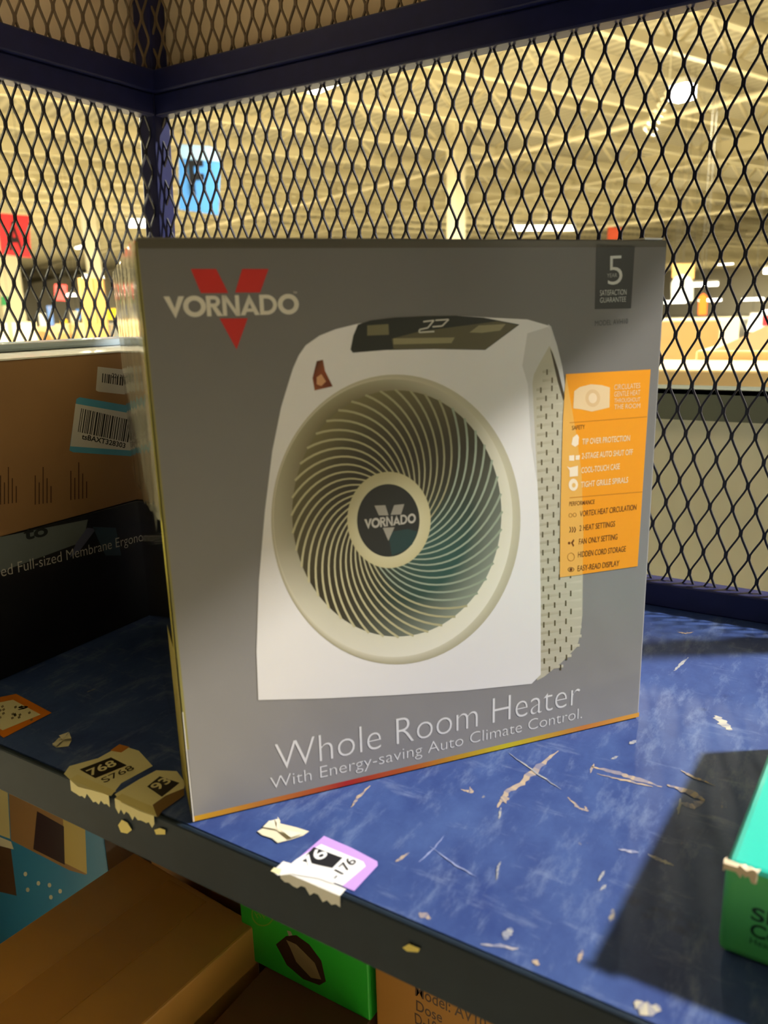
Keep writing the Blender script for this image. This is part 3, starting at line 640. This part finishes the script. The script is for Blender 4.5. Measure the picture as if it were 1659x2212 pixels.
A.poly([(1139, 720), (1184, 706), (1190, 718), (1186, 748), (1165, 785), (1153, 809), (1150, 829), (1156, 954), (1160, 1040), (1148, 960), (1140, 830), (1128, 790)], rgb(206, 203, 198), 4, True)
# control panel
A.poly([(773, 701), (801, 692), (852, 686), (916, 683), (987, 682), (1044, 686), (1122, 701), (1048, 756), (936, 754), (835, 756), (762, 762), (757, 755), (763, 725)], rgb(46, 48, 42), 4, True)
A.poly([(905, 716), (1075, 694), (1118, 702), (1048, 755), (936, 753), (850, 754), (846, 732)], rgb(96, 90, 66), 5, True)
A.poly([(793, 703), (839, 700), (840, 723), (793, 725)], rgb(120, 114, 84), 5, True); A.poly([(849, 731), (982, 729), (975, 741), (850, 744)], rgb(150, 142, 106), 6, True); A.poly([(1014, 718), (1034, 703), (1092, 700), (1080, 714), (1040, 719)], rgb(150, 142, 108), 6, True)
for x0 in (0, 34):
    seg = [(914, 695), (937, 692), (924, 708), (906, 712), (905, 718), (938, 716)] if x0 == 0 else [(940, 692), (969, 690), (955, 704), (934, 706)]
    for (a0, b0), (a1, b1) in zip(seg, seg[1:]):
        l_ = math.hypot(a1 - a0, b1 - b0); nx, ny = -(b1 - b0) / l_ * 1.5, (a1 - a0) / l_ * 1.5
        A.poly([(a0 + nx, b0 + ny), (a1 + nx, b1 + ny), (a1 - nx, b1 - ny), (a0 - nx, b0 - ny)], rgb(206, 202, 190), 7, True)
# small copper badge
A.poly([(684, 780), (697.6, 777), (702, 801), (718.7, 834.6), (679.5, 843.6), (675, 816.5)], [rgb(70, 36, 20), rgb(120, 72, 40), rgb(150, 80, 44), rgb(110, 50, 24), rgb(150, 84, 44), rgb(120, 56, 28)], 4, True)
A.poly([(684, 815), (694, 808), (704, 824), (694, 834), (684, 830)], rgb(214, 160, 116), 5, True)
# bezel
N_ = 96
def mixc(a, b, t): return tuple(a[i] + (b[i] - a[i]) * t for i in range(3)) + (1,)
E0, E1, E2 = ellipse(855, 1122, 269, 313, N_), ellipse(849, 1119, 258, 300, N_), ellipse(857, 1109, 226, 266, N_)
def toF(L): return [A.uv(*p) for p in L]
def rim(f): 
    t = .5 + .5 * math.cos(2 * math.pi * (f - .12)); return (mixc(rgb(168, 160, 128), rgb(190, 184, 160), t), mixc(rgb(196, 190, 162), rgb(214, 208, 186), 1 - t))
def bez(f):
    t = .5 + .5 * math.cos(2 * math.pi * (f + .14)); t = t ** .8
    return (mixc(rgb(160, 152, 120), rgb(232, 228, 210), t), mixc(rgb(116, 106, 74), rgb(226, 222, 200), t))
A.ring(toF(E0), toF(E1), rim, 5); A.ring(toF(E1), toF(E2), bez, 5)
# recess behind the grille
cx, cy = 857, 1109; C0 = A.uv(cx, cy)
def recess(f, r):
    a = 2 * math.pi * f; d = rgb(50, 44, 26); k = rgb(132, 122, 82); tl = rgb(52, 84, 76); lt = rgb(170, 176, 158)
    up = max(0, math.cos(a - 2.2)) ; br = max(0, math.cos(a + .75)) ** 2
    c = mixc(d, k, up * max(0, (r - .62)) * 2.2 if r < 1 else up * .85); c = mixc(c, tl, br * .8 if r < .75 else br * .4); c = mixc(c, lt, br * max(0, r - .7) * 2.2)
    return c
rad = (.30, .5, .7, .82, .93, 1.0)
for r0, r1 in zip(rad, rad[1:]):
    A.ring(toF([(cx + (x - cx) * r1, cy + (y - cy) * r1) for x, y in E2]), toF([(cx - 14 * (1 - r0) + (x - cx) * r0, cy + 10 * (1 - r0) + (y - cy) * r0) for x, y in E2]) if r0 < .35 else toF([(cx + (x - cx) * r0, cy + (y - cy) * r0) for x, y in E2]), lambda f: (recess(f, r1), recess(f, r0)), 5)
# spiral ribs
NB = 44; hx, hy, hrx, hry = 840, 1123, 86, 100
for k in range(NB):
    th0 = 2 * math.pi * k / NB; pts = []
    for i in range(15):
        t = i / 14; th = th0 + 1.16 * t ** .85
        c0, c1 = hx + (cx - hx) * t, hy + (cy - hy) * t; rx, ry = hrx + (228 - hrx) * t, hry + (268 - hry) * t
        pts.append((c0 + rx * math.cos(th), c1 - ry * math.sin(th)))
    lum = .5 + .5 * math.cos(th0 - 2.6); c_in = mixc(rgb(150, 146, 112), rgb(196, 188, 146), lum)
    if math.cos(th0 + 1.0) > .6: c_in = rgb(150, 160, 138)
    L_, R_ = [], []
    for i, (x, y) in enumerate(pts):
        x0, y0 = pts[max(i - 1, 0)]; x1, y1 = pts[min(i + 1, 14)]; l_ = math.hypot(x1 - x0, y1 - y0); hw = 1.5 + .9 * (i / 14)
        nx, ny = -(y1 - y0) / l_ * hw, (x1 - x0) / l_ * hw; L_.append((x + nx, y + ny)); R_.append((x - nx, y - ny))
    for i in range(14): A.poly([L_[i], L_[i + 1], R_[i + 1], R_[i]], c_in, 6 + k % 2, True)
A.ring(toF(ellipse(840, 1123, 90, 104, 64)), toF(ellipse(838.5, 1124, 66, 77, 64)), lambda f: (rgb(188, 178, 136), rgb(196, 188, 150)), 8)
A.poly(ellipse(838.5, 1124, 67.5, 78.5, 64), rgb(38, 38, 34), 9, True)
A.poly([(838, 1150), (880, 1142), (902, 1148), (890, 1176), (868, 1192), (846, 1200)], rgb(34, 56, 54), 10, True)
GL = rgb(150, 144, 130)
A.poly([(808.5, 1092), (832, 1091), (839, 1113), (818, 1113)], GL, 11, True); A.poly([(851, 1091), (873, 1088.5), (866, 1111), (843.5, 1112)], GL, 11, True); A.poly([(826.5, 1140), (852, 1138.5), (838.5, 1168)], GL, 11, True)
a, b = A.uv(787, 1137), A.uv(893, 1135); c = A.uv(787, 1116); wordmark(A, a[0], (a[1] + b[1]) / 2, b[0] - a[0], c[1] - a[1], rgb(176, 170, 156), 11)
A.done('product_picture', hc, label='printed picture of a white fan heater with a spiral grille')
# clear tape along the top front corner
# ================================================================== cartons at the left end of the shelf
CX = -.615
t = thing('keyboard_carton', 'black carton with pale lettering lying under the brown carton', 'carton', ((CX - .8) / 2, .5, 0))
bm = bmesh.new(); bbox(bm, (-.80, .305, .0003), (CX, .70, .124)); put('carton_body', bm, BLACKC, t, bevel=.001)
A = Art((CX, 0, 0), EY, V3((0, 0, 1)), V3((1, 0, 0)))
A.poly([(-80, 1180), (-80, 1262), (0, 1236), (180, 1170), (190, 1122), (0, 1160)], rgb(112, 120, 122), 0, True)
A.poly([(150, 1205), (172, 1190), (208, 1142), (188, 1140), (165, 1172)], rgb(96, 100, 128), 1, True); A.poly([(200, 1138), (250, 1140), (262, 1200), (228, 1200), (214, 1170)], rgb(64, 82, 100), 1, True)
A.pxtext('to', (52, 1166), (104, 1156), 26, rgb(40, 44, 46), 2, .03)
A.pxtext('ed Full-sized Membrane Ergono', (3, 1246), (309, 1168), 24, rgb(200, 196, 188), 2, -.004)
A.done('printed_side', t, label='grey band and pale lettering')
t = thing('brown_carton', 'brown cardboard carton with two barcode labels lying along the left mesh', 'carton', ((CX - .80) / 2, .5, .1245))
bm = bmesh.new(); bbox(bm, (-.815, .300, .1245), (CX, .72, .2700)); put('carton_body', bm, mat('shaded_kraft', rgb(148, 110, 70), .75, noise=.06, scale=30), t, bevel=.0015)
A = Art((CX, 0, 0), EY, V3((0, 0, 1)), V3((1, 0, 0)))
def label_quad(c0, c1, c2, c3, col, l): A.poly([c0, c1, c2, c3], col, l, True)
A.poly([(150, 973), (165, 862), (172, 858), (298, 880), (292, 986), (158, 977)], rgb(84, 158, 190), 0, True)
A.poly([(152, 964), (163, 872), (300, 896), (294, 974)], rgb(206, 202, 196), 1, True)
p0, p1 = A.uv(168, 933), A.uv(288, 958); barcode(A, p0[0], p0[1], p1[0] - p0[0], .022, rgb(24, 22, 26), 2, math.atan2(p1[1] - p0[1], p1[0] - p0[0]), 4)
A.pxtext('tsBAXT328303', (176, 948), (270, 968), 11, rgb(20, 20, 22), 2, .02)
A.poly([(207, 843), (211, 792), (300, 802), (296, 855), (212, 846)], rgb(196, 190, 180), 0, True)
p0, p1 = A.uv(220, 826), A.uv(282, 836); barcode(A, p0[0], p0[1], p1[0] - p0[0], .0085, rgb(40, 34, 30), 1, math.atan2(p1[1] - p0[1], p1[0] - p0[0]), 9); A.pxtext('2213*', (241, 815), (268, 820), 9, rgb(50, 44, 40), 1, .02)
BRN = rgb(70, 40, 22)
for gx, gy, n_ in ((0, 1000, 5), (75, 1000, 5), (152, 990, 5)):
    for k in range(n_):
        hh = (70, 52, 88, 60, 40)[k] * .9; x_ = gx + k * 8.5; A.poly([(x_, gy + 90 - k), (x_ + 2.2, gy + 90 - k), (x_ + 2.2, gy + 90 - hh - k), (x_, gy + 90 - hh - k)], BRN, 0, True)
A.done('printed_side', t, label='white and blue barcode labels on the side')
t = thing('white_mailer', 'flat white mailer lying on top of the brown carton', 'packet', (-.72, .5, .2702))
bm = bmesh.new(); bbox(bm, (-.812, .302, .2702), (CX + .001, .715, .2716)); put('packet_body', bm, WHITE, t, bevel=.0005)
t = thing('striped_packet', 'pale blue striped packet on the white mailer, against the left mesh', 'packet', (-.78, .5, .2717))
bm = bmesh.new(); bbox(bm, (-.810, .302, .2717), (-.735, .712, .2796)); put('packet_body', bm, mat('pale_blue_film', rgb(196, 216, 228), .2), t, bevel=.003)
A = Art((0, 0, .2797), EX, EY, V3((0, 0, 1)))
for k in range(10): A.poly([(-.805, .33 + k * .038), (-.805, .347 + k * .038), (-.740, .332 + k * .038), (-.740, .315 + k * .038)], rgb(150, 186, 214) if k % 2 else rgb(206, 196, 214), 0)
A.done('printed_stripes', t, label='pale blue and lilac diagonal stripes')

# ================================================================== teal box at the right
t = thing('teal_carton', 'teal green box with dark lettering on the right of the shelf', 'carton', (.05, .43, 0))
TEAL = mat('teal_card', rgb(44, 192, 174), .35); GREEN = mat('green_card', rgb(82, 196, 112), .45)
bm = bmesh.new()
x0, x1, y0, y1, z0, z1 = -.033, .070, .346, .56, .0004, .050
vs = bbox(bm, (x0, y0, z0), (x1, y1, z1))
for v in vs:
    if v.co.y > .5 and v.co.x < 0: v.co.x += .012
    if v.co.y < .4 and v.co.x < 0: v.co.x += 0
bm.normal_update(); bmesh.ops.recalc_face_normals(bm, faces=bm.faces)
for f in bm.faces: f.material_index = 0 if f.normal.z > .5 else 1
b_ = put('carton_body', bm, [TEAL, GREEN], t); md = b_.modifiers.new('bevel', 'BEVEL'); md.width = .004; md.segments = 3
A = Art((0, y0, 0), EX, V3((0, 0, 1)), V3((0, -1, 0)))
DG = rgb(18, 52, 34)
A.text('SI', -.0200, .0243, .0085, .0068, DG, 0, .02); A.text('Co', -.0197, .0155, .0125, .0068, DG, 0, .02); A.text('Heart', -.0193, .0112, .011, .0032, DG, 0)
A.done('lettering', t, label='dark green capitals')
bm = bmesh.new(); rr = random.Random(5)
ring0 = []
for k in range(14):
    f = k / 13; p = V3((x0 + (.014 * f if f > .35 else -.0006), y0 - .0006 + (.004 * (.35 - f) if f < .35 else 0), z1 - .0015))
    ring0.append([bm.verts.new(p + V3((rr.uniform(-.0008, .0008), -rr.uniform(.0002, .0012), rr.uniform(-.0042, -.001)))), bm.verts.new(p + V3((0, 0, rr.uniform(.0008, .0026)))), bm.verts.new(p + V3((.001, .0028, rr.uniform(.0012, .0022))))])
for a_, b_ in zip(ring0, ring0[1:]):
    for q in range(2): bm.faces.new((a_[q], b_[q], b_[q + 1], a_[q + 1]))
put('torn_corner', bm, mat('torn_card', rgb(224, 206, 176), .9), t, label='frayed pale corner')

# ================================================================== stickers along the front edge
def sticker(px, col, label, name='shelf_label', cat='label', wrap=None):
    A = Art((0, 0, .0003), EX, EY, V3((0, 0, 1)), step=.00012)
    A.poly([A.uv(*p) for p in px], col, 0); return A
def drop(A, p0, p1, hgt, col, ragged, seed=1):
    """the label's lower end folded down over the shelf edge"""
    r = random.Random(seed); n = 14; a, b = A.uv(*p0), A.uv(*p1); yb = YF - .0050
    hs = [hgt * r.uniform(1 - ragged, 1) for _ in range(n + 1)]
    for i in range(n):
        xa, xb = a[0] + (b[0] - a[0]) * i / n, a[0] + (b[0] - a[0]) * (i + 1) / n
        f = A.bm.faces.new([A.bm.verts.new(q) for q in ((xa, yb, .0006), (xb, yb, .0006), (xb, yb - .0003, -hs[i + 1]), (xa, yb - .0003, -hs[i]))])
        for lp in f.loops: lp[A.ink] = col
        ya = max(a[1], YF - .004)
        f = A.bm.faces.new([A.bm.verts.new(q) for q in ((xa, YF + .001, .0006), (xb, YF + .001, .0006), (xb, yb, .0006), (xa, yb, .0006))])
        for lp in f.loops: lp[A.ink] = col
CRM = rgb(226, 218, 170); WHP = rgb(232, 232, 232)
A = sticker([(640, 1858), (700, 1806), (760, 1832), (815, 1861), (816, 1870), (765, 1925), (748, 1918), (690, 1890)], rgb(190, 150, 226), '')
A.poly([(612, 1880), (640, 1857), (694, 1824), (785, 1862), (790, 1872), (740, 1914), (690, 1895), (640, 1890)], WHP, 1, True)
A.poly([(650, 1860), (678, 1831), (740, 1854), (718, 1876), (690, 1870)], rgb(30, 30, 34), 2, True)
p0, p1 = A.uv(664, 1874), A.uv(712, 1842); A.text('76', p0[0] + .001, p0[1] - .0008, math.dist(p0, p1) * .95, .0085, WHP, 3, .02, math.atan2(p1[1] - p0[1], p1[0] - p0[0]))
p0, p1 = A.uv(728, 1902), A.uv(772, 1862); A.text('-176', p0[0], p0[1], math.dist(p0, p1), .0062, rgb(36, 36, 40), 3, .0, math.atan2(p1[1] - p0[1], p1[0] - p0[0]))
A.poly([(588, 1884), (612, 1862), (632, 1868), (660, 1870), (700, 1878), (716, 1886), (722, 1912), (690, 1900), (630, 1890), (600, 1893)], rgb(224, 222, 220), 4, True)
A.poly([(585, 1884), (592, 1876), (608, 1880), (604, 1892)], CRM, 5, True)
drop(A, (596, 1890), (745, 1925), .008, rgb(222, 220, 216), .6, 3)
A.done('shelf_label', label='purple bordered label numbered 76 stuck on the lit shelf edge', cat='label')
A = sticker([(-30, 1512), (35, 1499), (112, 1540), (8, 1594), (2, 1590), (-40, 1560)], rgb(206, 116, 28), '')
A.poly([(-30, 1524), (28, 1512), (88, 1544), (6, 1578), (-40, 1555)], rgb(216, 208, 170), 1, True)
p0, p1 = A.uv(34, 1534), A.uv(52, 1526); A.text('9', p0[0], p0[1], .008, .006, rgb(40, 34, 24), 2, .03, .5)
rr = random.Random(11)
for k in range(16):
    a_, b_ = rr.uniform(-10, 66), rr.uniform(1526, 1556); A.poly([(a_, b_), (a_ + 5, b_ - 3), (a_ + 7, b_ + 1), (a_ + 2, b_ + 4)], rgb(120, 108, 80), 2, True)
A.done('shelf_label', label='orange bordered worn label at the far left of the shelf edge', cat='label')
A = sticker([(138, 1672), (150, 1655), (212, 1638), (262, 1610), (300, 1622), (330, 1655), (262, 1692), (240, 1720), (200, 1708), (168, 1700)], CRM, '')
A.poly([(238, 1622), (258, 1608), (280, 1614), (262, 1626)], rgb(190, 120, 50), 1, True)
A.poly([(172, 1663), (240, 1637), (274, 1654), (206, 1682)], rgb(38, 34, 26), 2, True)
p0, p1 = A.uv(196, 1677), A.uv(254, 1653); A.text('768', p0[0], p0[1], math.dist(p0, p1), .0085, CRM, 3, .02, math.atan2(p1[1] - p0[1], p1[0] - p0[0]))
p0, p1 = A.uv(226, 1692), A.uv(292, 1662); A.text('S768', p0[0], p0[1], math.dist(p0, p1), .0065, rgb(70, 62, 40), 3, .0, math.atan2(p1[1] - p0[1], p1[0] - p0[0]))
drop(A, (140, 1690), (232, 1722), .010, rgb(224, 212, 150), .5, 5)
A.done('shelf_label', label='cream label numbered 768 left of the heater carton, peeling over the edge', cat='label')
A = sticker([(248, 1716), (300, 1684), (338, 1664), (382, 1666), (400, 1690), (396, 1712), (352, 1748), (338, 1765), (300, 1752), (262, 1734)], CRM, '')
A.poly([(318, 1700), (345, 1678), (388, 1692), (350, 1722)], rgb(38, 34, 26), 2, True)
p0, p1 = A.uv(330, 1716), A.uv(372, 1688); A.text('193', p0[0], p0[1], math.dist(p0, p1), .0085, CRM, 3, .02, math.atan2(p1[1] - p0[1], p1[0] - p0[0]))
A.poly([(330, 1740), (358, 1720), (398, 1704), (398, 1720), (352, 1752), (340, 1768)], rgb(112, 84, 44), 3, True)
drop(A, (250, 1724), (330, 1764), .010, rgb(216, 204, 140), .5, 8)
A.done('shelf_label', label='cream label numbered 193 half under the heater carton corner', cat='label')
def scrap(px, col, label, seed):
    A = Art((0, 0, .0003), EX, EY, V3((0, 0, 1)), step=.0004); A.poly([A.uv(*p) for p in px], col, 0); c = [A.uv(*p) for p in px]; m_ = (sum(q[0] for q in c) / len(c), sum(q[1] for q in c) / len(c))
    r = random.Random(seed)
    for k in range(5):
        i = r.randrange(len(c)); j = (i + 1) % len(c); A.poly([m_, c[i], c[j]], mixc(col, rgb(250, 246, 230), r.random() * .5), 1 + k)
    return A.done('paper_scrap', label=label, cat='paper scrap')
scrap([(556, 1797), (568, 1790), (582, 1776), (600, 1771), (606, 1780), (640, 1788), (668, 1797), (655, 1806), (628, 1815), (600, 1822), (588, 1812), (566, 1805)], rgb(216, 208, 180), 'torn cream paper scrap stuck beside the purple label', 1)
scrap([(113, 1610), (128, 1595), (150, 1587), (155, 1600), (148, 1613), (122, 1616)], rgb(206, 200, 170), 'small cream paper scrap between the orange label and the 768 label', 2)
def railbit(px, label, seed):
    A = Art((0, YF - .0046, 0), EX, V3((0, 0, 1)), V3((0, -1, 0)), step=.0004); A.poly([A.uv(*p) for p in px], rgb(220, 200, 96), 0); return A.done('paper_scrap', label=label, cat='paper scrap')
railbit([(256, 1782), (264, 1770), (276, 1776), (286, 1792), (276, 1800), (262, 1797)], 'yellow scrap on the front rail left of the heater carton', 1)
railbit([(334, 1792), (346, 1788), (358, 1792), (358, 1802), (338, 1802)], 'yellow scrap on the front rail just below the 193 label', 2)
railbit([(870, 2046), (884, 2038), (908, 2048), (904, 2056), (880, 2054)], 'yellow flake on the front rail right of the purple label', 3)

# ================================================================== cartons on the lower deck
def low_box(name, label, x0, x1, y0, y1, z1, m, cat='carton', z0=LOW + .0004, rot=0, bev=.002):
    c = V3(((x0 + x1) / 2, (y0 + y1) / 2, z0)); t = thing(name, label, cat, c)
    bm = bmesh.new(); bbox(bm, (x0, y0, z0), (x1, y1, z1))
    if rot: bmesh.ops.rotate(bm, cent=c, matrix=Matrix.Rotation(rot, 3, 'Z'), verts=bm.verts)
    put('carton_body', bm, m, t, bevel=bev); return t
BK_ = lambda y: Art((0, y, 0), EX, V3((0, 0, 1)), V3((0, -1, 0)))
t = low_box('brown_carton', 'big brown taped carton on the lower deck, corner toward the viewer', -.625, -.445, .16, .462, -.25, mat('dark_taped_kraft', rgb(198, 142, 66), .4, noise=.14, scale=10), rot=math.radians(-4))
bm = bmesh.new(); bbox(bm, (-.56, .15, -.2498), (-.505, .455, -.2492)); bmesh.ops.rotate(bm, cent=(-.535, .311, 0), matrix=Matrix.Rotation(math.radians(-4), 3, 'Z'), verts=bm.verts)
put('packing_tape', bm, mat('brown_tape', rgb(190, 134, 60), .25), t)
t = low_box('blue_carton', 'blue and white picture carton on the lower deck at the far left', -.895, -.645, .455, .74, -.14, mat('blue_card', rgb(52, 136, 190), .4))
A = BK_(.455)
A.poly([(18, 1700), (120, 1752), (182, 1790), (186, 1890), (150, 1880), (24, 1815)], rgb(160, 126, 84), 0, True); A.poly([(136, 1765), (184, 1790), (188, 1888), (140, 1864)], rgb(206, 186, 112), 1, True)
A.poly([(80, 1752), (138, 1785), (140, 1868), (72, 1834)], rgb(58, 42, 46), 2, True); A.poly([(-60, 1650), (16, 1694), (22, 1812), (-60, 1780)], rgb(216, 206, 150), 0, True)
A.poly([(-60, 1790), (22, 1820), (36, 1935), (-60, 1900)], rgb(90, 66, 44), 0, True); A.poly([(-20, 1800), (24, 1818), (30, 1835), (-20, 1822)], rgb(220, 216, 190), 1, True)
for cx_, cy_ in ((55, 1888), (83, 1908), (107, 1912), (60, 1922), (110, 1938), (130, 1925)): A.poly(ellipse(cx_, cy_, 4, 5, 10), rgb(206, 206, 186), 1, True)
for v in A.bm.verts: v.co.x = max(v.co.x, -.893)
A.done('printed_front', t, label='pictures in tan and cream on blue')
A = Art((-.645, 0, 0), EY, V3((0, 0, 1)), V3((1, 0, 0))); A.rect(.456, -.6, .739, -.142, rgb(176, 160, 150), 0); A.done('printed_side', t, label='pinkish grey side')
low_box('brown_carton', 'upright tan carton glimpsed behind the big brown carton', -.63, -.46, .50, .76, -.12, mat('tan_card', rgb(180, 122, 40), .6, noise=.05))
t = low_box('green_carton', 'bright green picture carton hanging just below the shelf edge', -.449, -.306, .45, .74, -.10, mat('leaf_green_card', rgb(48, 196, 52), .45), z0=-.2895)
A = BK_(.45)
A.ring(toF2 := [A.uv(*p) for p in ellipse(568, 1974, 25, 27)], [A.uv(*p) for p in ellipse(568, 1974, 22, 24)], lambda f: (rgb(130, 190, 60),) * 2, 0)
A.pxtext('hp', (556, 1984), (578, 1978), 12, rgb(130, 190, 60), 1)
A.poly([(596, 2040), (618, 2022), (640, 2020), (668, 2040), (694, 2075), (704, 2120), (690, 2128), (655, 2115), (620, 2085)], rgb(66, 46, 30), 1, True); A.poly([(618, 2030), (640, 2040), (680, 2080), (694, 2116), (672, 2112), (640, 2078), (628, 2050)], rgb(150, 130, 92), 2, True)
A.poly([(620, 2010), (628, 2012), (632, 2020), (624, 2022)], rgb(190, 180, 150), 3, True)
A.done('printed_front', t, label='ring emblem and a brown oval picture')
low_box('brown_carton', 'dark brown carton under the green carton', -.424, -.308, .36, .74, -.290, mat('plain_dark_kraft', rgb(104, 66, 38), .7, noise=.1))
t = low_box('dark_green_carton', 'small dark green packet wedged low in front of the green carton', -.44, -.36, .27, .355, -.30, mat('deep_green_card', rgb(20, 92, 56), .5), rot=math.radians(-6), cat='packet')
t = low_box('brown_carton', 'tan carton with printed model text below the shelf edge', -.300, -.02, .45, .74, -.10, mat('ochre_kraft', rgb(186, 128, 46), .65, noise=.05))
A = BK_(.45); IK = rgb(84, 50, 20)
A.pxtext('Model: AV10', (897, 2150), (1050, 2225), 24, IK, 0, .01); A.pxtext('Dose', (899, 2182), (955, 2210), 22, IK, 0, .01); A.pxtext('D-10', (897, 2210), (945, 2232), 22, IK, 0, .01)
A.done('printed_front', t, label='brown stencilled text')
